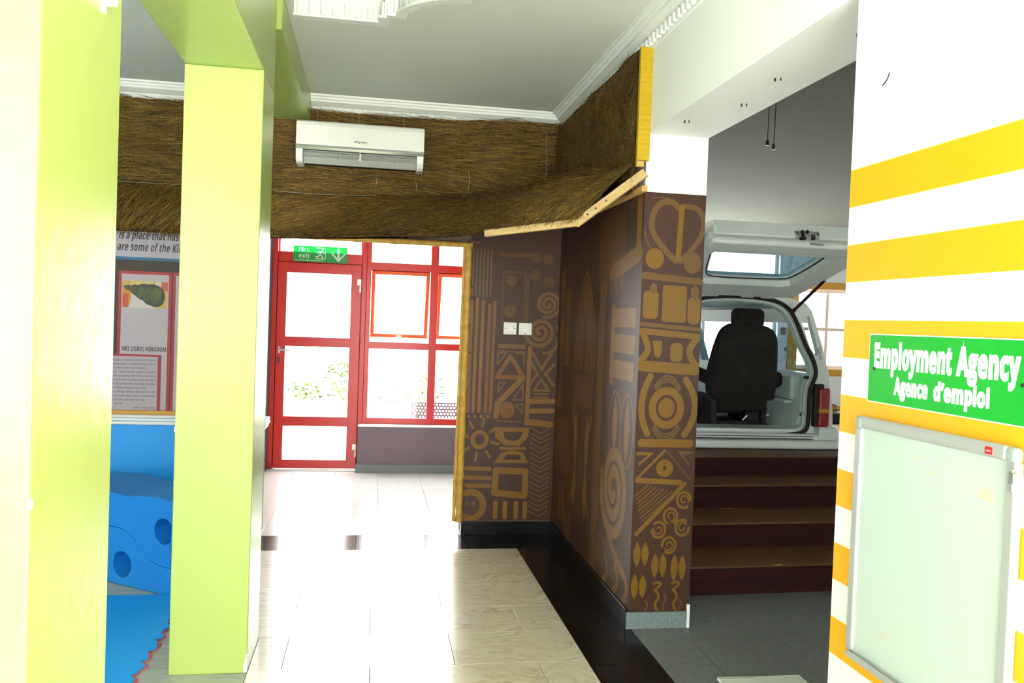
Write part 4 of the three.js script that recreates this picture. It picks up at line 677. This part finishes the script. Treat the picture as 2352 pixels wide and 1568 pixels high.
{ // white estate vehicle, open at the back; everything in world metres, rear plane near z = -6.05
  const v = thing('vehicle', 'white vehicle with raised tailgate parked on the wooden platform', 'vehicle', [2.76, 0.63, -7.5]);
  const body = phy({ color: 0xdde3dc, roughness: 0.35, clearcoat: 0.6, clearcoatRoughness: 0.15 }), trim = std({ color: 0xbccfc6, roughness: 0.5 }), rubber = std({ color: 0x171310, roughness: 0.75 }), darkM = std({ color: 0x161616, roughness: 0.7 });
  const tint = phy({ color: 0xcfe2ee, roughness: 0.03, transmission: 1, thickness: 0, ior: 1.45 });
  const C = 2.76, mir = (pts) => [...pts, ...pts.slice().reverse().map(([x, y]) => [2 * C - x, y])];
  const open = [[3.30, 0.745], [3.352, 0.775], [3.367, 0.863], [3.372, 1.08], [3.412, 1.2], [3.395, 1.29], [3.312, 1.44], [3.235, 1.60], [3.165, 1.70], [3.042, 1.76]];
  const sil = [[3.56, 0.64], [3.575, 0.78], [3.565, 0.97], [3.525, 1.2], [3.46, 1.42], [3.36, 1.69], [3.31, 1.745], [3.14, 1.79]];
  const hole = mir(open), outer = mir(sil);
  const cornerWin = [[3.28, 1.60], [3.30, 1.65], [3.345, 1.655], [3.44, 1.37], [3.43, 1.345], [3.41, 1.345], [3.36, 1.40]];
  part(v, 'rear_frame', ext(poly(outer, [hole, cornerWin]), 0.05, 0.006).translate(0, 0, -6.12), body);
  part(v, 'weatherstrip', tube(hole.map(([x, y]) => [x, y, -6.055]), 0.016, 160, 10, true), rubber);
  part(v, 'opening_lip', M(...[[-6.1, 0.99], [-6.14, 0.985]].map(([z, k]) => tube(hole.map(([x, y]) => [C + (x - C) * (k - 0.012), 1.25 + (y - 1.25) * (k - 0.03), z]), 0.018, 160, 8, true))), trim);
  part(v, 'bumper', M(B(1.945, 3.575, 0.632, 0.70, -6.16, -5.95, 0.02), B(1.96, 3.56, 0.69, 0.745, -6.16, -5.99, 0.02), B(3.42, 3.578, 0.70, 0.80, -6.2, -5.975, 0.02), B(3.43, 3.57, 0.79, 0.802, -6.1, -6.0, 0.004)), body);
  part(v, 'bumper_groove', M(B(2.0, 3.38, 0.724, 0.729, -6.0, -5.986), B(2.0, 3.36, 0.708, 0.712, -5.99, -5.957)), darkM);
  part(v, 'sill_plate', B(2.16, 3.33, 0.742, 0.772, -6.34, -6.08, 0.006), body);
  const lamp = part(v, 'tail_lamp', B(3.425, 3.515, 0.80, 1.10, -6.12, -6.0, 0.016), phy({ color: 0x8c0710, roughness: 0.15, clearcoat: 1 }));
  mesh('amber_band', B(3.424, 3.516, 0.905, 0.945, -6.115, -5.997, 0.012).translate(-2.76, -0.63, 7.5), phy({ color: 0xc07a10, roughness: 0.15, clearcoat: 1 }), lamp); lamp.children[0].position.set(0, 0, 0);
  mesh('lamp_housing', M(B(3.395, 3.428, 0.8, 1.11, -6.11, -6.02, 0.006), B(3.40, 3.47, 1.098, 1.13, -6.1, -6.02, 0.006)).translate(-2.76, -0.63, 7.5), darkM, lamp);
  part(v, 'rubber_stop', cyl([3.33, 1.178, -6.07], [3.33, 1.178, -6.03], 0.013), rubber);
  part(v, 'striker', M(B(3.305, 3.335, 0.875, 0.905, -6.08, -6.045, 0.003), cyl([3.32, 0.89, -6.05], [3.32, 0.89, -6.035], 0.007)), mat.steel);
  part(v, 'door_check', M(B(3.435, 3.45, 1.36, 1.42, -6.07, -6.04, 0.003), B(3.44, 3.46, 1.32, 1.35, -6.07, -6.04, 0.003), B(3.42, 3.435, 1.38, 1.40, -6.07, -6.035, 0.003)), mat.steel);
  // shell running forward
  const run = (pts, z0, z1) => ext(poly(pts), z1 - z0).translate(0, 0, z0);
  const both = (pts, z0, z1) => [run(pts, z0, z1), run(pts.map(([x, y]) => [2 * C - x, y]).reverse(), z0, z1)];
  for (const g of both([[3.44, 0.64], [3.575, 0.66], [3.575, 0.8], [3.565, 0.97], [3.525, 1.2], [3.46, 1.2], [3.47, 0.97]], -9.7, -6.1)) part(v, 'body_side', g, body);
  part(v, 'roof', M(run(mir([[3.31, 1.70], [3.34, 1.735], [3.14, 1.79], [2.9, 1.80]]).concat([[2.9 - 2 * 0.14 - 0.3, 1.77], [2.4, 1.765], [3.1, 1.765]]), -8.6, -6.1), ...both([[3.30, 1.60], [3.385, 1.60], [3.34, 1.735], [3.27, 1.735]], -8.6, -6.1)), body);
  for (const [z0, z1] of [[-7.35, -7.25], [-8.5, -8.4]]) for (const g of both([[3.44, 1.19], [3.52, 1.19], [3.385, 1.61], [3.31, 1.61]], z0, z1)) part(v, 'pillar', g, trim);
  for (const k of [1, -1]) part(v, 'windscreen_post', bar([C + k * 0.71, 1.2, -9.3], [C + k * 0.54, 1.72, -8.55], 0.05, 0.05), trim);
  part(v, 'bonnet', M(B(1.98, 3.54, 0.9, 1.16, -10.2, -9.3, 0.05)), body);
  part(v, 'dashboard', M(B(2.06, 3.46, 0.95, 1.17, -9.3, -9.0, 0.03)), darkM);
  for (const [z0, z1] of [[-7.25, -6.13], [-8.4, -7.35]]) for (const g of both([[3.485, 1.195], [3.492, 1.195], [3.356, 1.61], [3.35, 1.61]], z0, z1)) part(v, 'side_window', g, tint);
  for (const g of both([[3.30, 0.75], [3.44, 0.75], [3.44, 1.2], [3.40, 1.2]], -8.9, -6.14)) part(v, 'inner_panel', g, trim);
  part(v, 'padded_trim', M(B(3.30, 3.40, 0.985, 1.19, -6.95, -6.22, 0.03)), trim);
  part(v, 'trim_catch', M(B(3.26, 3.36, 0.955, 0.985, -6.5, -6.25, 0.008)), trim);
  part(v, 'headlining', B(2.2, 3.3, 1.735, 1.762, -8.55, -6.15, 0.008), trim);
  part(v, 'grab_handle', B(3.255, 3.285, 1.50, 1.56, -6.36, -6.30, 0.008), mat.plasticGrey); part(v, 'window_catch', B(3.29, 3.315, 1.37, 1.40, -6.36, -6.30, 0.008), mat.plasticGrey);
  part(v, 'load_floor', B(2.08, 3.44, 0.70, 0.745, -9.0, -6.1), std({ color: 0x15181a, roughness: 0.8 }));
  // tailgate: a shallow tray with a window, hinged at the roof
  const tg = new THREE.Group(); tg.name = 'tailgate'; v.add(tg); tg.position.set(0, 1.803 - 0.63, -6.05 + 7.5); tg.rotation.x = -0.41;
  const P = (pts) => pts;                                       // local: x across, y = depth of the panel (down is inside), z from hinge to lower edge
  const tgOuter = [[-0.46, 0], [0.44, 0], [0.47, -0.12], [0.52, -0.3], [0.61, -0.6], [0.645, -0.9], [0.60, -0.96], [-0.60, -0.96], [-0.645, -0.9], [-0.61, -0.6], [-0.52, -0.3], [-0.49, -0.12]];
  const tgGlass = [[-0.34, -0.25], [0.20, -0.25], [0.26, -0.27], [0.36, -0.62], [0.34, -0.65], [-0.45, -0.65], [-0.47, -0.62], [-0.38, -0.28]];
  const flatTo = (g) => g.rotateX(Math.PI / 2).scale(1, 1, -1);
  const fix = (g) => { const q = g.index ? g.toNonIndexed() : g; for (const k of ['position', 'normal', 'uv']) { const t = q.attributes[k]; for (let i = 0; i < t.count; i += 3) for (let c = 0; c < t.itemSize; c++) { const s = t.array[(i + 1) * t.itemSize + c]; t.array[(i + 1) * t.itemSize + c] = t.array[(i + 2) * t.itemSize + c]; t.array[(i + 2) * t.itemSize + c] = s; } } q.computeVertexNormals(); return q; };
  const plate = (pts, holes, d, y) => { const g = ext(poly(pts, holes), d, 0.004); return g.rotateX(-Math.PI / 2).scale(1, 1, 1).translate(0, y, 0).rotateY(Math.PI).scale(1, 1, 1).rotateY(Math.PI).rotateX(0); };
  // shape y (negative) becomes +z when turned by -90 degrees about x, so the panel runs towards the viewer
  mesh('outer_skin', plate(tgOuter, [tgGlass], 0.03, 0.02), body, tg);
  mesh('inner_ring', plate(tgOuter.map(([x, y]) => [x * 0.93, y * 0.93 - 0.03]), [tgGlass.map(([x, y]) => [x * 1.09, (y + 0.45) * 1.2 - 0.45])], 0.04, -0.03), body, tg);
  mesh('lower_lip', M(B(-0.6, 0.6, -0.05, 0.03, 0.92, 0.965, 0.012), B(-0.58, 0.58, -0.065, -0.02, 0.76, 0.88, 0.02)), body, tg);
  mesh('rear_window', plate(tgGlass.map(([x, y]) => [x * 1.01, y]), [], 0.004, 0.03), tint, tg);
  mesh('window_seal', tube(tgGlass.map(([x, y]) => [x, 0.012, -y]), 0.005, 100, 6, true), rubber, tg);
  mesh('latch_plate', B(-0.05, 0.12, -0.05, 0.0, 0.955, 0.975, 0.004), mat.alu, tg);
  mesh('latch_hook', M(B(-0.01, 0.012, -0.06, 0.0, 0.965, 0.985, 0.005), B(-0.02, 0.02, -0.064, -0.05, 0.96, 0.985, 0.004)), darkM, tg);
  mesh('latch_hook', M(cyl([0.035, -0.01, 0.97], [0.035, -0.01, 0.985], 0.012), B(0.06, 0.085, -0.062, -0.03, 0.965, 0.985, 0.004)), darkM, tg);
  for (const x of [-0.038, 0.105]) mesh('latch_bolt', cyl([x, -0.028, 0.97], [x, -0.028, 0.984], 0.01), mat.steel, tg);
  mesh('number_plate_lamp', B(0.2, 0.3, -0.05, -0.03, 0.3, 0.33).translate(-0.1, 0, 0.55), mat.plasticGrey, tg);
  mesh('hinge', M(B(-0.3, -0.18, -0.03, 0.01, -0.02, 0.05, 0.006), B(0.0, 0.1, -0.03, 0.01, -0.02, 0.05, 0.006), B(0.16, 0.26, -0.03, 0.01, -0.02, 0.05, 0.006)), body, tg);
  part(v, 'gas_strut', M(cyl([3.19, 1.684, -6.04], [3.258, 1.91, -5.72], 0.0125), cyl([3.18, 1.665, -6.05], [3.195, 1.70, -6.02], 0.015)), std({ color: 0x3a1d18, roughness: 0.4 }));
  part(v, 'strut_rod', M(cyl([3.258, 1.91, -5.72], [3.295, 2.02, -5.56], 0.005), cyl([3.29, 2.005, -5.58], [3.305, 2.04, -5.54], 0.012)), mat.steel);
  // seat
  const s = new THREE.Group(); s.name = 'seat'; v.add(s); s.position.set(2.965 - 2.76, 0.745 - 0.63, -6.48 + 7.5);
  const weave = dataTex(64, (a, b) => 0.5 + 0.5 * Math.sin(a * 6.283 * 8) * Math.sin(b * 6.283 * 8), { srgb: false });
  const fab = std({ color: 0x201f1b, roughness: 0.95, bumpMap: weave, bumpScale: 0.002 }), fab2 = std({ color: 0x121213, roughness: 0.9 });
  const backPts = [[-0.262, 0.30], [-0.27, 0.40], [-0.255, 0.52], [-0.225, 0.66], [-0.19, 0.76], [-0.15, 0.798], [-0.1, 0.812], [0.1, 0.812], [0.16, 0.798], [0.2, 0.77], [0.228, 0.70], [0.245, 0.5], [0.25, 0.36], [0.235, 0.28], [0.2, 0.252], [-0.2, 0.252]];
  const sh = new THREE.Shape(new THREE.SplineCurve(backPts.concat([backPts[0]]).map((p) => new THREE.Vector2(...p))).getPoints(90));
  const bk = ext(sh, 0.09, 0.025); bk.rotateX(0.1); mesh('backrest', muv(bk.translate(0, 0.0, 0.0), 18), fab, s);
  mesh('headrest', muv(new RoundedBoxGeometry(0.27, 0.155, 0.1, 5, 0.045).translate(0, 0.878, 0.135), 18), fab, s);
  mesh('back_pocket', muv(new RoundedBoxGeometry(0.42, 0.13, 0.06, 3, 0.02).translate(0.01, 0.19, 0.05), 18), fab, s);
  mesh('armrest', new RoundedBoxGeometry(0.09, 0.1, 0.36, 4, 0.035).rotateY(0.22).rotateX(0.2).translate(-0.315, 0.41, -0.02), fab2, s);
  mesh('armrest', new RoundedBoxGeometry(0.09, 0.13, 0.3, 4, 0.04).translate(0.29, 0.39, -0.02), fab2, s);
  mesh('seat_cushion', new RoundedBoxGeometry(0.54, 0.13, 0.5, 4, 0.045).translate(-0.02, 0.16, -0.28), fab2, s);
  mesh('seat_base', M(B(-0.25, -0.19, 0.0, 0.26, -0.4, 0.06, 0.008), B(0.19, 0.235, 0.0, 0.26, -0.4, 0.06, 0.008), B(-0.24, 0.23, 0.0, 0.045, -0.45, 0.05, 0.006), B(0.06, 0.19, 0.02, 0.12, -0.3, 0.03, 0.01)), darkM, s);
  mesh('lever', cyl([0.19, 0.08, 0.04], [0.26, 0.1, 0.05], 0.008), mat.steel, s); mesh('lever', cyl([0.03, 0.05, 0.05], [0.07, 0.09, 0.05], 0.01), mat.steel, s);
  lit(v);
}
{ // things beyond the bumper
  const b = thing('low_stool', 'low black stool beyond the vehicle bumper', 'stool', [3.82, 0.63, -6.75]);
  mesh('seat_pad', new RoundedBoxGeometry(0.4, 0.09, 0.4, 3, 0.03).translate(0, 0.17, 0), mat.black, b);
  for (const [x, z] of [[-0.16, -0.16], [0.16, -0.16], [-0.16, 0.16], [0.16, 0.16]]) mesh('leg', B(x - 0.02, x + 0.02, 0, 0.14, z - 0.02, z + 0.02, 0.004), mat.black, b);
  const c = thing('orange_pouch', 'orange rounded pouch lying on the low black stool', 'pouch', [3.93, 0.848, -6.72]);
  mesh('pouch', new THREE.SphereGeometry(1, 20, 14).scale(0.1, 0.034, 0.07).translate(0, 0.032, 0), std({ color: 0xc77f22, roughness: 0.5 }), c);
  mesh('flap', new THREE.SphereGeometry(1, 16, 8, 0, 6.3, 0, 1.2).scale(0.07, 0.03, 0.05).translate(0, 0.042, 0.004), std({ color: 0xa9661a, roughness: 0.5 }), c);
  const g = thing('green_mat', 'small green mat at the right edge of the platform', 'mat', [3.85, 0.63, -5.95]);
  mesh('pile', new RoundedBoxGeometry(0.5, 0.012, 0.4, 2, 0.004).translate(0, 0.006, 0), std({ color: 0x0c8a5a, roughness: 0.9 }), g);
}
for (const [x, z, y, col, label] of [[2.422, -5.0, 2.70, 0x1c1c1a, 'left pull cord with black bell end hanging from the ceiling'], [2.475, -5.02, 2.682, 0x3a1416, 'right pull cord with dark red bell end, hanging slightly lower']]) {
  const c = thing('pull_cord', label, 'pull cord', [x, 3.0, z]);
  mesh('cord', tube([[0, 0, 0], [-0.002, (y - 3) / 2, 0], [-0.004, y - 3 + 0.02, 0]], 0.0028, 12, 6), mat.black, c);
  mesh('bell_end', new THREE.LatheGeometry([[0.001, 0.03], [0.007, 0.027], [0.011, 0.012], [0.0125, 0], [0.0105, -0.008], [0, -0.008]].map((q) => new THREE.Vector2(...q)), 16).translate(-0.004, y - 3, 0), std({ color: col, roughness: 0.35 }), c);
}
{ // pale board lying on the grey floor, cut by the lower edge of the photograph
  const b = thing('pale_board', 'pale board lying on the grey floor at the bottom edge', 'board', [1.72, 0, -3.1]);
  part(b, 'sheet', B(1.53, 1.915, 0.001, 0.016, -3.425, -2.75, 0.006), std({ color: 0xd8dbd0, roughness: 0.6 }));
  part(b, 'edge_tape', B(1.531, 1.7, 0.0155, 0.0175, -3.424, -3.40, 0.0008), std({ color: 0xb9bdb2, roughness: 0.7 }));
}
lit(scene);
renderer.render(scene, camera);
